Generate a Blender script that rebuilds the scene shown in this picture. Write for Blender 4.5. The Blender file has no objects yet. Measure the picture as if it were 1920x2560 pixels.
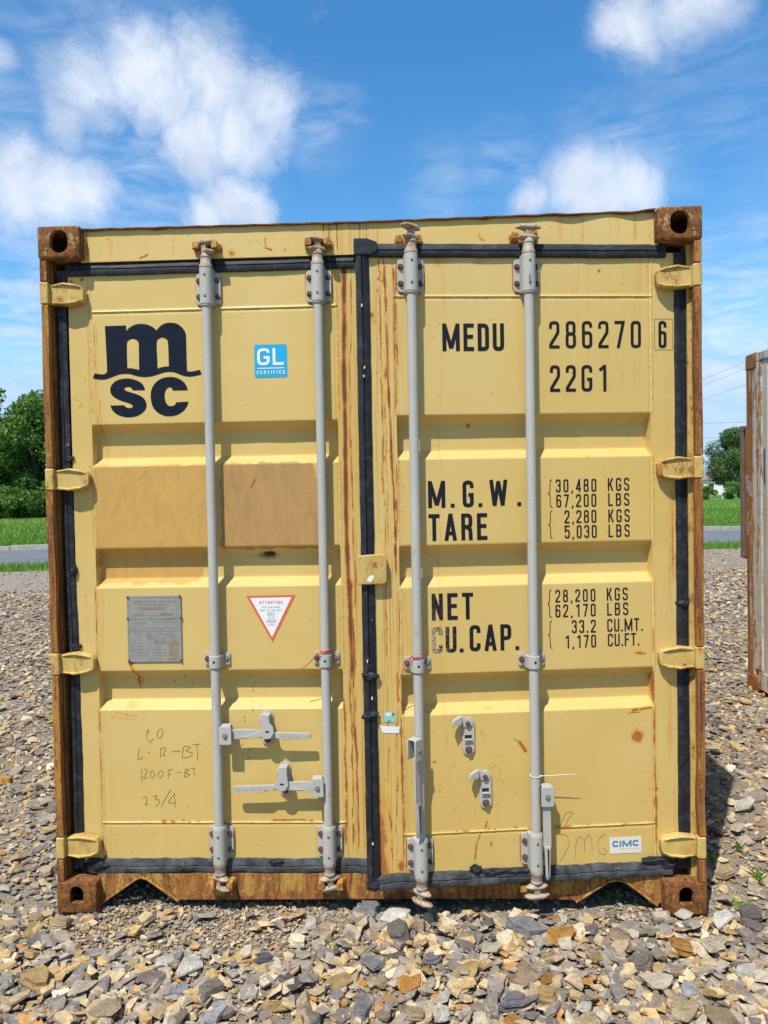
import bpy, bmesh, math, random
import numpy as np
from mathutils import Vector, Matrix, Euler, geometry
random.seed(7)
rng = np.random.default_rng(11)
R_ = math.radians
scn = bpy.context.scene
COL = scn.collection

# ------------------------------------------------------------------ camera
cam_d = bpy.data.cameras.new('camera'); cam = bpy.data.objects.new('camera', cam_d); COL.objects.link(cam)
cam_d.sensor_fit = 'HORIZONTAL'; cam_d.sensor_width = 36.0; cam_d.lens = 36.0*1900/1920
cam_d.clip_start = 0.05; cam_d.clip_end = 3000
yaw, pit, rol = -0.0378823, -0.0256002, -0.0182475
fw = Vector((math.sin(yaw)*math.cos(pit), math.cos(yaw)*math.cos(pit), math.sin(pit)))
rt = Vector((math.cos(yaw), -math.sin(yaw), 0)); up = rt.cross(fw)
r2 = rt*math.cos(rol) + up*math.sin(rol); u2 = up*math.cos(rol) - rt*math.sin(rol)
M = Matrix((r2, u2, -fw)).transposed().to_4x4(); M.translation = Vector((0.15925, -2.80012, 1.5784))
cam.matrix_world = M
scn.camera = cam

# ------------------------------------------------------------------ sun + sky
SUN = Vector((-0.26, -0.53, 1.0)).normalized()
sd = bpy.data.lights.new('sun', 'SUN'); so = bpy.data.objects.new('sun', sd); COL.objects.link(so)
sd.energy = 4.0; sd.angle = R_(0.53); sd.color = (1.0, 0.955, 0.88)
so.rotation_euler = SUN.to_track_quat('Z', 'Y').to_euler()
scn.view_settings.view_transform = 'Standard'; scn.view_settings.look = 'None'
scn.view_settings.exposure = 0.55; scn.view_settings.gamma = 1.0; scn.view_settings.use_curve_mapping = False

def lk(nt, a, b): nt.links.new(a, b)
class NB:
    """tiny node helper"""
    def __init__(s, nt): s.nt = nt
    def n(s, t, **k):
        x = s.nt.nodes.new(t)
        for a, b in k.items(): setattr(x, a, b)
        return x
    def put(s, sock, v):
        if v is None: return
        if hasattr(v, 'is_output'): s.nt.links.new(v, sock)
        else:
            if hasattr(sock.default_value, '__len__') and not hasattr(v, '__len__'): v = (v,)*len(sock.default_value)
            if hasattr(sock.default_value, '__len__') and len(sock.default_value) == 4 and len(v) == 3: v = tuple(v)+(1,)
            sock.default_value = v
    def math(s, op, a, b=None, c=None, clamp=False):
        x = s.n('ShaderNodeMath', operation=op); x.use_clamp = clamp
        s.put(x.inputs[0], a)
        if b is not None: s.put(x.inputs[1], b)
        if c is not None: s.put(x.inputs[2], c)
        return x.outputs[0]
    def mix(s, f, a, b, mode='MIX'):
        x = s.n('ShaderNodeMix', data_type='RGBA'); x.blend_type = mode
        s.put(x.inputs[0], f); s.put(x.inputs[6], a); s.put(x.inputs[7], b)
        return x.outputs[2]
    def mixf(s, f, a, b):
        x = s.n('ShaderNodeMix', data_type='FLOAT'); s.put(x.inputs[0], f); s.put(x.inputs[2], a); s.put(x.inputs[3], b)
        return x.outputs[0]
    def ss(s, v, a, b, lo=0.0, hi=1.0):
        x = s.n('ShaderNodeMapRange', interpolation_type='SMOOTHSTEP')
        s.put(x.inputs[0], v); s.put(x.inputs[1], a); s.put(x.inputs[2], b); s.put(x.inputs[3], lo); s.put(x.inputs[4], hi)
        return x.outputs[0]
    def obj(s): return s.n('ShaderNodeTexCoord').outputs['Object']
    def map(s, v, scale=(1, 1, 1), loc=(0, 0, 0)):
        x = s.n('ShaderNodeMapping'); s.put(x.inputs[0], v); x.inputs['Scale'].default_value = scale; x.inputs['Location'].default_value = loc
        return x.outputs[0]
    def noise(s, v, scale, detail=4, rough=.55, dist=0.0, col=False):
        x = s.n('ShaderNodeTexNoise'); s.put(x.inputs['Vector'], v); s.put(x.inputs['Scale'], scale)
        x.inputs['Detail'].default_value = detail; x.inputs['Roughness'].default_value = rough; x.inputs['Distortion'].default_value = dist
        return x.outputs[1 if col else 0]
    def voro(s, v, scale, feat='F1', out='Distance'):
        x = s.n('ShaderNodeTexVoronoi', feature=feat); s.put(x.inputs['Vector'], v); s.put(x.inputs['Scale'], scale)
        return x.outputs[out]
    def attr(s, name, out='Fac'):
        x = s.n('ShaderNodeAttribute', attribute_name=name); return x.outputs[out]
    def ramp(s, f, stops):
        x = s.n('ShaderNodeValToRGB'); s.put(x.inputs[0], f); e = x.color_ramp.elements
        while len(e) < len(stops): e.new(0.5)
        for i, (p, c) in enumerate(stops):
            e[i].position = p; e[i].color = tuple(c)+(1,)
        return x.outputs[0]
    def bump(s, h, strength=.3, dist=.002):
        x = s.n('ShaderNodeBump'); s.put(x.inputs['Height'], h); s.put(x.inputs['Strength'], strength); s.put(x.inputs['Distance'], dist)
        return x.outputs[0]

W = bpy.data.worlds.new('World'); scn.world = W; W.use_nodes = True
nt = W.node_tree; nt.nodes.clear(); b = NB(nt)
sky = b.n('ShaderNodeTexSky', sky_type='NISHITA'); sky.sun_disc = False
sky.sun_elevation = math.asin(SUN.z); sky.sun_rotation = math.atan2(SUN.x, SUN.y) % (2*math.pi)
sky.altitude = 100; sky.air_density = 1.0; sky.dust_density = 0.2; sky.ozone_density = 2.0
hs = b.n('ShaderNodeHueSaturation'); hs.inputs['Saturation'].default_value = 1.32; hs.inputs['Value'].default_value = 1.0; hs.inputs['Hue'].default_value = 0.495
lk(nt, sky.outputs[0], hs.inputs['Color'])
d = b.n('ShaderNodeTexCoord').outputs['Generated']
warp = b.noise(d, 5.0, 9, .66, 0.6, col=True)
wv = b.n('ShaderNodeVectorMath', operation='MULTIPLY_ADD'); lk(nt, warp, wv.inputs[0]); wv.inputs[1].default_value = (.085, .085, .085); lk(nt, d, wv.inputs[2])
dw = b.n('ShaderNodeVectorMath', operation='SUBTRACT'); lk(nt, wv.outputs[0], dw.inputs[0]); dw.inputs[1].default_value = (.0425, .0425, .0425)
dw = dw.outputs[0]
blobs = [(-0.351, 0.828, 0.437, 0.075), (-0.28, 0.846, 0.454, 0.075), (-0.221, 0.856, 0.467, 0.07), (-0.168, 0.877, 0.45, 0.06), (-0.202, 0.884, 0.421, 0.055), (-0.245, 0.88, 0.407, 0.058), (-0.375, 0.832, 0.41, 0.045),
 (-0.435, 0.833, 0.350, 0.072), (-0.40, 0.85, 0.35, 0.06), (-0.37, 0.859, 0.348, 0.05), (-0.425, 0.783, 0.459, 0.035), (-0.21, 0.911, 0.354, 0.045), (-0.245, 0.909, 0.333, 0.04), (-0.19, 0.91, 0.338, 0.035),
 (0.258, 0.829, 0.497, 0.055), (0.301, 0.814, 0.50, 0.06), (0.233, 0.842, 0.50, 0.035), (0.202, 0.912, 0.352, 0.055), (0.258, 0.901, 0.338, 0.055), (0.155, 0.924, 0.345, 0.032), (0.225, 0.905, 0.33, 0.06)]
soft = [(0.366, 0.911, 0.17, 0.12, .65), (-0.457, 0.859, 0.21, 0.12, .6), (0.05, 0.93, 0.372, 0.05, .25), (0.12, 0.92, 0.385, 0.045, .3), (-0.095, 0.89, 0.43, 0.05, .3), (0.36, 0.86, 0.40, .06, .15), (0.44, 0.88, 0.24, 0.10, .45), (-0.33, 0.82, 0.46, .12, .3), (-.30, .88, .36, .12, .4), (.25, .9, .36, .08, .35), (-.45, .8, .42, .08, .35), (0.30, .82, .49, .08, .3)]
acc = None
for (x, y, z, r) in blobs:
    v = Vector((x, y, z)).normalized()
    ds = b.n('ShaderNodeVectorMath', operation='DISTANCE'); lk(nt, dw, ds.inputs[0]); ds.inputs[1].default_value = v
    m = b.ss(ds.outputs['Value'], 0.0, r*1.5, 1.0, 0.0)
    acc = m if acc is None else b.math('MAXIMUM', acc, m)
fine = b.noise(dw, 8.0, 10, .66, .5)
fine2 = b.noise(dw, 26.0, 9, .68, .9)
dens = b.math('ADD', acc, b.math('MULTIPLY', b.math('SUBTRACT', fine, .5), 1.35))
dens = b.math('ADD', dens, b.math('MULTIPLY', b.math('SUBTRACT', fine2, .5), .42))
cl = b.ss(dens, 0.14, 1.22, 0, .9)
sacc = None
stn = b.noise(b.map(d, (6, 2, 22)), 2.2, 7, .6, .6)
for (x, y, z, r, a) in soft:
    v = Vector((x, y, z)).normalized()
    ds = b.n('ShaderNodeVectorMath', operation='DISTANCE'); lk(nt, dw, ds.inputs[0]); ds.inputs[1].default_value = v
    m = b.math('MULTIPLY', b.ss(ds.outputs['Value'], 0.0, r*1.5, 1.0, 0.0), a)
    sacc = m if sacc is None else b.math('MAXIMUM', sacc, m)
sacc = b.math('MULTIPLY', sacc, b.ss(stn, .3, .72))
# clouds elsewhere in the sky of the same broken kind
sep = b.n('ShaderNodeSeparateXYZ'); lk(nt, d, sep.inputs[0])
away = b.ss(sep.outputs[1], 0.35, 0.72, 1.0, 0.0)
oth = b.math('MULTIPLY', b.ss(b.noise(dw, 3.2, 9, .6, .4), .54, .70, 0, .85), away)
cov = b.math('MAXIMUM', b.math('MAXIMUM', cl, sacc), oth)
cov = b.math('MULTIPLY', cov, b.ss(sep.outputs[2], 0.0, 0.06))
shade = b.ss(b.noise(dw, 12.0, 6, .55, .2), .3, .7)
ccol = b.mix(shade, (3.5, 3.9, 4.6), (4.9, 5.1, 5.5))
mn = b.n('ShaderNodeVectorMath', operation='MINIMUM'); lk(nt, hs.outputs[0], mn.inputs[0]); mn.inputs[1].default_value = (2.5, 3.7, 5.0)
fin = b.mix(cov, mn.outputs[0], ccol)
bg = b.n('ShaderNodeBackground'); lk(nt, fin, bg.inputs[0]); bg.inputs[1].default_value = 0.138
wo = b.n('ShaderNodeOutputWorld'); lk(nt, bg.outputs[0], wo.inputs[0])

# ------------------------------------------------------------------ materials
def mat(name):
    m = bpy.data.materials.new(name); m.use_nodes = True; t = m.node_tree
    p = t.nodes['Principled BSDF']; return m, NB(t), p
def fin_(b, p, col=None, rough=None, normal=None, metal=None, spec=None):
    if col is not None: b.put(p.inputs['Base Color'], col)
    if rough is not None: b.put(p.inputs['Roughness'], rough)
    if normal is not None: b.put(p.inputs['Normal'], normal)
    if metal is not None: b.put(p.inputs['Metallic'], metal)
    if spec is not None: b.put(p.inputs['Specular IOR Level'], spec)

YEL = (0.585, 0.408, 0.130); YEL2 = (0.56, 0.378, 0.105)
RU1 = (0.40, 0.155, 0.035); RU2 = (0.16, 0.055, 0.025); RU3 = (0.07, 0.03, 0.018)

def yellow_mat():
    m, b, p = mat('weathered_yellow_paint')
    o = b.obj()
    n1 = b.noise(o, 2.3, 4, .5); n2 = b.noise(b.map(o, (26, 26, 1.4)), 1.0, 4, .6)
    col = b.mix(b.ss(n1, .3, .7), YEL, YEL2)
    col = b.mix(b.ss(n2, .45, .85, 0, .28), col, (0.50, 0.34, 0.11))
    col = b.mix(b.ss(b.noise(o, .9, 3, .5), .35, .65, 0, .5), col, (0.60, 0.44, 0.175))
    dr_ = b.math('MULTIPLY', b.ss(b.noise(b.map(o, (210, 210, 1.3)), 1.0, 6, .62, .22), .52, .64), b.attr('drip'))
    col = b.mix(b.math('MULTIPLY', dr_, .85), col, (0.42, 0.18, 0.035))
    scr = b.math('MULTIPLY', b.ss(b.noise(b.map(o, (5, 5, 130), (3, 0, 1)), 1.0, 3, .5, .3), .70, .735), b.ss(b.noise(o, 6, 3, .5), .52, .6))
    col = b.mix(b.math('MULTIPLY', scr, .5), col, (0.40, 0.26, 0.09))
    grm = b.ss(b.noise(b.map(o, (34, 34, 2.2), (7, 0, 3)), 1.0, 6, .7, .3), .56, .80, 0, .38); col = b.mix(grm, col, (0.40, 0.29, 0.13))
    chl = b.ss(b.noise(o, 19, 7, .72), .56, .76, 0, .35); col = b.mix(chl, col, (0.66, 0.53, 0.28))
    w = b.n('ShaderNodeAttribute', attribute_name='wear'); sp = b.n('ShaderNodeSeparateColor'); b.put(sp.inputs[0], w.outputs['Color'])
    brush = b.noise(b.map(o, (26, 26, 9)), 1.0, 8, .68, .6); brush2 = b.noise(b.map(o, (6, 6, 50)), 1.0, 4, .6)
    ed = b.math('MULTIPLY', b.math('SUBTRACT', brush, .5), .9)
    pa = b.ss(b.math('ADD', sp.outputs[1], ed), .42, .58)
    pb = b.ss(b.math('ADD', sp.outputs[2], ed), .42, .58)
    ca = b.mix(b.ss(brush, .40, .62), (0.53, 0.305, 0.075), (0.47, 0.27, 0.078)); ca = b.mix(b.ss(brush2, .60, .74, 0, .5), ca, (0.62, 0.39, 0.09))
    cb = b.mix(b.ss(brush, .35, .65), (0.44, 0.245, 0.082), (0.365, 0.205, 0.073)); cb = b.mix(b.ss(brush2, .62, .72, 0, .6), cb, (0.56, 0.32, 0.07))
    col = b.mix(pa, col, ca); col = b.mix(pb, col, cb)
    # tiny specks of rust everywhere
    vs = b.n('ShaderNodeTexVoronoi'); b.put(vs.inputs['Vector'], o); vs.inputs['Scale'].default_value = 17.0
    spk = b.math('MULTIPLY', b.ss(vs.outputs['Distance'], .05, .085, 1, 0), b.ss(vs.outputs['Color'], .62, .66))
    fr = b.noise(o, 160.0, 4, .65); fm = b.noise(b.map(o, (1, 1, .35)), 45.0, 4, .6)
    rk = sp.outputs[0]
    e2 = b.math('ADD', b.math('MULTIPLY', b.math('SUBTRACT', fr, .5), .5), b.math('MULTIPLY', b.math('SUBTRACT', fm, .5), .7))
    stain = b.ss(b.math('ADD', rk, b.math('MULTIPLY', e2, .5)), .08, .55, 0, .75)
    rust = b.ss(b.math('ADD', rk, e2), .52, .68)
    dark = b.ss(b.math('ADD', rk, e2), .85, 1.15)
    col = b.mix(stain, col, (0.55, 0.27, 0.05))
    col = b.mix(b.math('MULTIPLY', spk, .55), col, (0.30, 0.14, 0.05))
    col = b.mix(rust, col, b.mix(b.ss(fr, .35, .65), RU1, (0.30, 0.10, 0.028)))
    col = b.mix(dark, col, RU2)
    so_ = b.attr('soot')
    col = b.mix(b.ss(b.math('ADD', so_, b.math('MULTIPLY', e2, .5)), .25, .75), col, (0.02, 0.018, 0.015))
    h = b.math('ADD', b.math('MULTIPLY', rust, b.math('ADD', .6, fr)), b.math('MULTIPLY', b.noise(o, 90, 3, .5), .08))
    h = b.math('ADD', h, b.math('MULTIPLY', b.math('MAXIMUM', pa, pb), b.math('MULTIPLY', brush, .7)))
    fin_(b, p, col, b.mixf(rust, .48, .9), b.bump(h, .35, .0015), spec=.35)
    return m
def rusty_mat(name, amount=.5, paint=YEL2, orange=.5, scale=1.0, stretch=(1, 1, .35), tone=1.0):
    """amount: 0 = paint only, 1 = rust only"""
    m, b, p = mat(name)
    o = b.obj()
    a = b.noise(b.map(o, stretch), 13*scale, 9, .72, .3); c = b.noise(b.map(o, (1, 1, .7)), 55*scale, 7, .74); f = b.noise(o, 210, 4, .75)
    v = b.math('ADD', b.math('MULTIPLY', a, .6), b.math('MULTIPLY', c, .4))
    rust = b.ss(v, .62-.28*amount-.015, .66-.28*amount+.015)
    tn = b.math('ADD', b.math('MULTIPLY', b.noise(b.map(o, stretch), 24*scale, 9, .72, .5), .6), b.math('MULTIPLY', f, .4))
    t_ = tone
    rc = b.ramp(tn, [(.36, tuple(x*t_ for x in RU3)), (.45, tuple(x*t_ for x in RU2)), (.54, tuple(x*t_ for x in RU1)), (.66, (0.48*t_, 0.24*t_, 0.07*t_))])
    rc = b.mix(b.ss(c, .50+.1*(1-orange), .62+.1*(1-orange), 0, .6), rc, (0.40*t_, 0.17*t_, 0.04*t_))
    pc = b.mix(b.ss(a, .3, .6, 0, .8), paint, (paint[0]*.82, paint[1]*.66, paint[2]*.5))
    w = b.n('ShaderNodeAttribute', attribute_name='wear'); sp = b.n('ShaderNodeSeparateColor'); b.put(sp.inputs[0], w.outputs['Color'])
    extra = b.ss(b.math('ADD', sp.outputs[0], b.math('MULTIPLY', b.math('SUBTRACT', c, .5), 1.2)), .4, .7)
    rust = b.math('MAXIMUM', rust, extra)
    col = b.mix(rust, pc, rc)
    fin_(b, p, col, b.mixf(rust, .5, .88), b.bump(b.math('ADD', b.math('MULTIPLY', rust, .6), b.math('ADD', b.math('MULTIPLY', f, .5), b.math('MULTIPLY', c, .8))), .55, .002), spec=.3)
    return m
def plain(name, col, rough=.5, metal=0.0, vary=.25, scale=60.0, bump=.15, spec=.4, dirt=None, dirt_amt=.0, bdist=.001):
    m, b, p = mat(name); o = b.obj()
    n = b.noise(o, scale, 5, .65); k = 1-vary
    c = b.mix(b.ss(n, .3, .7), tuple(x*k for x in col), col)
    if dirt is not None:
        n2 = b.noise(b.map(o, (1, 1, .3)), 22, 6, .7, .4)
        c = b.mix(b.ss(n2, .72-.3*dirt_amt, .80-.25*dirt_amt), c, dirt)
    fin_(b, p, c, rough, b.bump(n, bump, bdist), metal, spec)
    return m
def text_mat():
    m, b, p = mat('black_lettering_film'); o = b.obj()
    w = b.attr('worn'); n = b.noise(o, 360, 3, .7); n2 = b.noise(o, 60, 3, .6)
    k = b.ss(b.math('ADD', w, b.math('MULTIPLY', b.math('SUBTRACT', n, .5), 1.6)), .5, .56)
    sc_ = b.math('MULTIPLY', b.ss(n2, .72, .74), .5)
    c = b.mix(b.math('MAXIMUM', k, sc_), (0.012, 0.013, 0.018), (0.55, 0.43, 0.24))
    fin_(b, p, c, .6, None, spec=.12); return m
def rod_mat():
    m, b, p = mat('weathered_grey_paint'); o = b.obj()
    n = b.noise(o, 210, 3, .7); n2 = b.noise(b.map(o, (1, 1, .25)), 14, 5, .65)
    c = b.mix(b.ss(n, .50, .72, 0, .55), (0.405, 0.39, 0.35), (0.24, 0.22, 0.185))
    c = b.mix(b.ss(n2, .50, .72, 0, .55), c, (0.33, 0.355, 0.375))
    c = b.mix(b.ss(b.noise(b.map(o, (1, 1, .4)), 26, 8, .74), .60, .70, 0, .85), c, (0.29, 0.195, 0.12))
    c = b.mix(b.ss(b.noise(b.map(o, (1, 1, .16)), 44, 5, .7), .66, .70, 0, .8), c, (0.13, 0.115, 0.10))
    w_ = b.noise(o, 5, 4, .6); c = b.mix(b.ss(w_, .4, .7, 0, .4), c, (0.47, 0.44, 0.38))
    fin_(b, p, c, .62, b.bump(b.math('ADD', n, b.noise(o, 26, 4, .6)), .4, .0012), .0, .3); return m
def rubber_mat():
    m, b, p = mat('black_rubber'); o = b.obj()
    n = b.noise(b.map(o, (4, 4, 4)), 9, 7, .7); s = b.noise(b.map(o, (1, 1, .1)), 60, 4, .6)
    c = b.mix(b.ss(n, .45, .75, 0, .8), (0.014, 0.015, 0.019), (0.055, 0.06, 0.07))
    c = b.mix(b.ss(s, .6, .78, 0, .4), c, (0.09, 0.09, 0.09))
    w = b.n('ShaderNodeAttribute', attribute_name='wear'); sp = b.n('ShaderNodeSeparateColor'); b.put(sp.inputs[0], w.outputs['Color'])
    c = b.mix(b.ss(b.math('ADD', sp.outputs[0], b.math('MULTIPLY', b.math('SUBTRACT', s, .5), 2.2)), .4, .8, 0, .7), c, (0.17, 0.145, 0.12))
    ch = b.ss(b.noise(b.map(o, (1, 1, .6)), 34, 5, .7), .715, .735)
    c = b.mix(ch, c, (0.42, 0.40, 0.38))
    fin_(b, p, c, .55, b.bump(n, .5, .002), spec=.3); return m
def stone_mat(name, use_attr):
    m, b, p = mat(name); o = b.obj()
    if use_attr: base = b.attr('stone_color', 'Color')
    else: base = b.n('ShaderNodeObjectInfo').outputs['Color']
    n = b.noise(o, 3.2 if not use_attr else 55.0, 6, .65, .3)
    st = b.noise(b.map(o, (1, 1, 7) if not use_attr else (25, 25, 110)), 2.5 if not use_attr else 1.0, 5, .65, .3)
    hv = b.n('ShaderNodeHueSaturation'); b.put(hv.inputs['Color'], base); b.put(hv.inputs['Value'], b.ss(n, .3, .7, .74, 1.22)); hv.inputs['Saturation'].default_value = 1.0
    c = b.mix(b.ss(st, .56, .70, 0, .42), hv.outputs[0], (0.62, 0.58, 0.52))
    c = b.mix(b.ss(b.noise(o, 1.7 if not use_attr else 25.0, 4, .6), .60, .72, 0, .5), c, (0.42, 0.27, 0.12))
    f = b.noise(o, 14 if not use_attr else 260, 5, .7)
    fin_(b, p, c, .82, b.bump(b.math('ADD', f, b.math('MULTIPLY', st, 1.3)), .7, .05 if not use_attr else .002), spec=.25); return m
def leaf_mat(name, c1, c2):
    m, b, p = mat(name)
    a = b.attr('tint'); c = b.mix(a, c1, c2)
    fin_(b, p, c, .55, spec=.3)
    tr = b.n('ShaderNodeBsdfTranslucent'); b.put(tr.inputs[0], b.mix(.5, c, (c2[0]*1.2, c2[1]*1.3, c2[2]*.6)))
    ms = b.n('ShaderNodeMixShader'); ms.inputs[0].default_value = .3
    out = b.nt.nodes['Material Output']; lk(b.nt, p.outputs[0], ms.inputs[1]); lk(b.nt, tr.outputs[0], ms.inputs[2]); lk(b.nt, ms.outputs[0], out.inputs[0])
    return m
MY = yellow_mat()
MCAST = rusty_mat('rusty_corner_casting', .66, (0.40, 0.25, 0.085), .1, 1.5, (1, 1, 1), .55)
MCASTB = rusty_mat('orange_rusty_casting', .76, (0.38, 0.20, 0.055), .3, 1.6, (1, 1, 1), .58)
MPOST = rusty_mat('rusty_post_paint', .60, (0.40, 0.20, 0.04), .6, 1.0, (2.4, 2.4, .16), .80)
MSILL = rusty_mat('rusty_sill_paint', .56, (0.42, 0.25, 0.06), .6, 1.3, (1.6, 1.6, .22), .8)
MHINGE = rusty_mat('chipped_yellow_paint', .28, (0.56, 0.42, 0.14), .8, 1.5, (1, 1, .6))
MKEEP = rusty_mat('rusty_yellow_keeper', .50, (0.55, 0.33, 0.07), .9, 2.5, (1, 1, 1))
MTOPR = rusty_mat('dark_rust_edge', .9, (0.25, 0.10, 0.05), .0, 1.5, (1, 1, 1), .5)
MROD = rod_mat(); MCAM = rusty_mat('worn_tan_grey_cam', .30, (0.40, 0.355, 0.295), .3, 2.4, (1, 1, 1), .9); MRUB = rubber_mat(); MRUBG = plain('dusty_rubber', (0.075, 0.08, 0.085), .7, 0, .75, 24, .5, bdist=.003, dirt=(0.16, 0.125, 0.09), dirt_amt=.3); MTXT = text_mat()
MBOLT = plain('rusty_bolt', (0.17, 0.085, 0.05), .85, .1, .5, 220, .5, bdist=.002)
MBOLTG = plain('grey_bolt', (0.30, 0.25, 0.21), .7, .2, .4, 220, .4)
MHOLE = plain('dark_hole', (0.02, 0.018, 0.015), .9)
MNAVY = plain('dark_navy_film', (0.008, 0.012, 0.024), .6, 0, .2, 30, .03, spec=.12, dirt=(0.025, 0.028, 0.035), dirt_amt=.1)
MBLUE = plain('cyan_sticker', (0.012, 0.36, 0.62), .4, 0, .06, 20, .02)
MWHT = plain('white_print', (0.74, 0.75, 0.74), .45, 0, .06, 30, .03)
MRED = plain('orange_red_print', (0.72, 0.12, 0.035), .45, 0, .08, 30, .03)
MGRYT = plain('faded_grey_print', (0.36, 0.36, 0.35), .5, 0, .1)
MPLATE = plain('grey_data_plate', (0.29, 0.28, 0.255), .55, .1, .2, 40, .1, dirt=(0.33, 0.24, 0.16), dirt_amt=.15)
MEMB = plain('embossed_plate_edge', (0.40, 0.37, 0.31), .5, .1, .2, 90, .1)
MPLRUST = plain('rusted_plate_field', (0.33, 0.24, 0.16), .7, .1, .4, 120, .3)
MCREAM = plain('cream_sticker', (0.70, 0.66, 0.52), .5, 0, .06)
MCBLUE = plain('blue_print', (0.05, 0.22, 0.50), .5, 0, .1)
MDBLUE = plain('dark_blue_marking', (0.02, 0.06, 0.16), .6)
MTEAL = plain('teal_tag', (0.22, 0.55, 0.47), .5, 0, .1)
MPEN = plain('dark_marker_line', (0.15, 0.125, 0.065), .6, 0, .3)
MPENL = plain('faint_marker_line', (0.34, 0.25, 0.10), .6, 0, .4)
MYCH = plain('yellow_crayon', (0.75, 0.60, 0.04), .6, 0, .2)
MCHALK = plain('white_chalk', (0.68, 0.62, 0.55), .8, 0, .2)
MZIP = plain('translucent_nylon', (0.62, 0.60, 0.52), .4, 0, .05)
MSTR = plain('red_wire_sheath', (0.62, 0.07, 0.05), .5, 0, .2)
MWHITE = rusty_mat('rust_stained_white_paint', .40, (0.62, 0.61, 0.56), .9, .55, (2.0, 2.0, .16))
MWSIDE = rusty_mat('pale_grey_white_paint', .12, (0.56, 0.56, 0.52), .6, .5, (2.0, 2.0, .2))
MWPOST = rusty_mat('orange_rust_post', .76, (0.55, 0.50, 0.42), .9, .6, (2.2, 2.2, .14))
MBROWN = rusty_mat('brown_rust_container', .42, (0.19, 0.13, 0.10), .0, .8, (1.5, 1.5, .3), .6)
MSTONE_O = stone_mat('stone_surface', False); MSTONE_A = stone_mat('gravel_surface', True)
MLEAF = leaf_mat('tree_leaves', (0.04, 0.095, 0.018), (0.15, 0.27, 0.045))
MLEAF2 = leaf_mat('glossy_tree_leaves', (0.038, 0.085, 0.026), (0.135, 0.215, 0.055))
MGRASS = leaf_mat('grass_blades', (0.07, 0.17, 0.02), (0.22, 0.38, 0.05))
MBARK = plain('tree_bark', (0.10, 0.08, 0.06), .9, 0, .5, 20, .6, bdist=.02)
MWIRE = plain('power_cable', (0.03, 0.03, 0.032), .6)

# ------------------------------------------------------------------ object helpers
def tag(o, label=None, cat=None, group=None, kind=None):
    if label: o['label'] = label
    if cat: o['category'] = cat
    if group: o['group'] = group
    if kind: o['kind'] = kind
    return o
def link(name, me, parent=None, loc=None, rotz=None):
    o = bpy.data.objects.new(name, me); COL.objects.link(o)
    if parent is not None: o.parent = parent
    if loc is not None: o.location = loc
    if rotz is not None: o.rotation_euler = (0, 0, rotz)
    return o
def empty(name, loc=(0, 0, 0), rotz=0):
    o = bpy.data.objects.new(name, None); COL.objects.link(o); o.location = loc; o.rotation_euler = (0, 0, rotz); o.empty_display_size = .2
    return o
class MB:
    def __init__(s): s.v = []; s.f = []; s.mi = []; s.cur = 0
    def add(s, vs, fs):
        k = len(s.v); s.v += [tuple(v) for v in vs]
        for f in fs: s.f.append(tuple(i+k for i in f)); s.mi.append(s.cur)
        return k
    def box(s, x0, x1, y0, y1, z0, z1):
        s.add([(x0, y0, z0), (x1, y0, z0), (x1, y1, z0), (x0, y1, z0), (x0, y0, z1), (x1, y0, z1), (x1, y1, z1), (x0, y1, z1)],
              [(0, 3, 2, 1), (4, 5, 6, 7), (0, 1, 5, 4), (1, 2, 6, 5), (2, 3, 7, 6), (3, 0, 4, 7)])
    def tube(s, pts, r, n=12, cap=True):
        pts = [Vector(p) for p in pts]; rs = r if hasattr(r, '__len__') else [r]*len(pts); rings = []
        ref = None
        for i, p in enumerate(pts):
            t = (pts[min(i+1, len(pts)-1)]-pts[max(i-1, 0)]).normalized()
            if ref is None: ref = Vector((0, 1, 0)) if abs(t.y) < .9 else Vector((1, 0, 0))
            a = (ref - t*ref.dot(t)).normalized(); bb = t.cross(a); ref = a
            rings.append([p + (a*math.cos(2*math.pi*k/n)+bb*math.sin(2*math.pi*k/n))*rs[i] for k in range(n)])
        vs = [v for r_ in rings for v in r_]; fs = []
        for i in range(len(pts)-1):
            for k in range(n):
                fs.append((i*n+k, i*n+(k+1) % n, (i+1)*n+(k+1) % n, (i+1)*n+k))
        if cap: fs.append(tuple(range(n-1, -1, -1))); fs.append(tuple((len(pts)-1)*n+k for k in range(n)))
        s.add(vs, fs)
    def prism(s, poly, y0, y1, tf=None):
        """poly in (x,z), extruded y0 (front) to y1"""
        n = len(poly); A = sum(poly[i][0]*poly[(i+1) % n][1]-poly[(i+1) % n][0]*poly[i][1] for i in range(n))
        if A < 0: poly = poly[::-1]
        vs = [(x, y0, z) for x, z in poly]+[(x, y1, z) for x, z in poly]
        if tf: vs = [tuple(tf(Vector(v))) for v in vs]
        fs = [tuple(range(n)), tuple(range(2*n-1, n-1, -1))]
        for i in range(n): fs.append((i, i+n, (i+1) % n+n, (i+1) % n))
        s.add(vs, fs)
    def mesh(s, name, mats, smooth=30):
        me = bpy.data.meshes.new(name); me.from_pydata(s.v, [], s.f)
        for m in (mats if isinstance(mats, (list, tuple)) else [mats]): me.materials.append(m)
        if any(s.mi): me.polygons.foreach_set('material_index', s.mi)
        if smooth:
            me.polygons.foreach_set('use_smooth', [True]*len(me.polygons)); me.set_sharp_from_angle(angle=R_(smooth))
        me.update(); return me
    def build(s, name, mats, parent=None, smooth=30, bevel=0, seg=2, loc=None, rotz=None):
        o = link(name, s.mesh(name, mats, smooth), parent, loc, rotz)
        if bevel:
            m = o.modifiers.new('bevel', 'BEVEL'); m.width = bevel; m.segments = seg; m.limit_method = 'ANGLE'; m.angle_limit = R_(40)
            m.harden_normals = True
        return o
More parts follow.
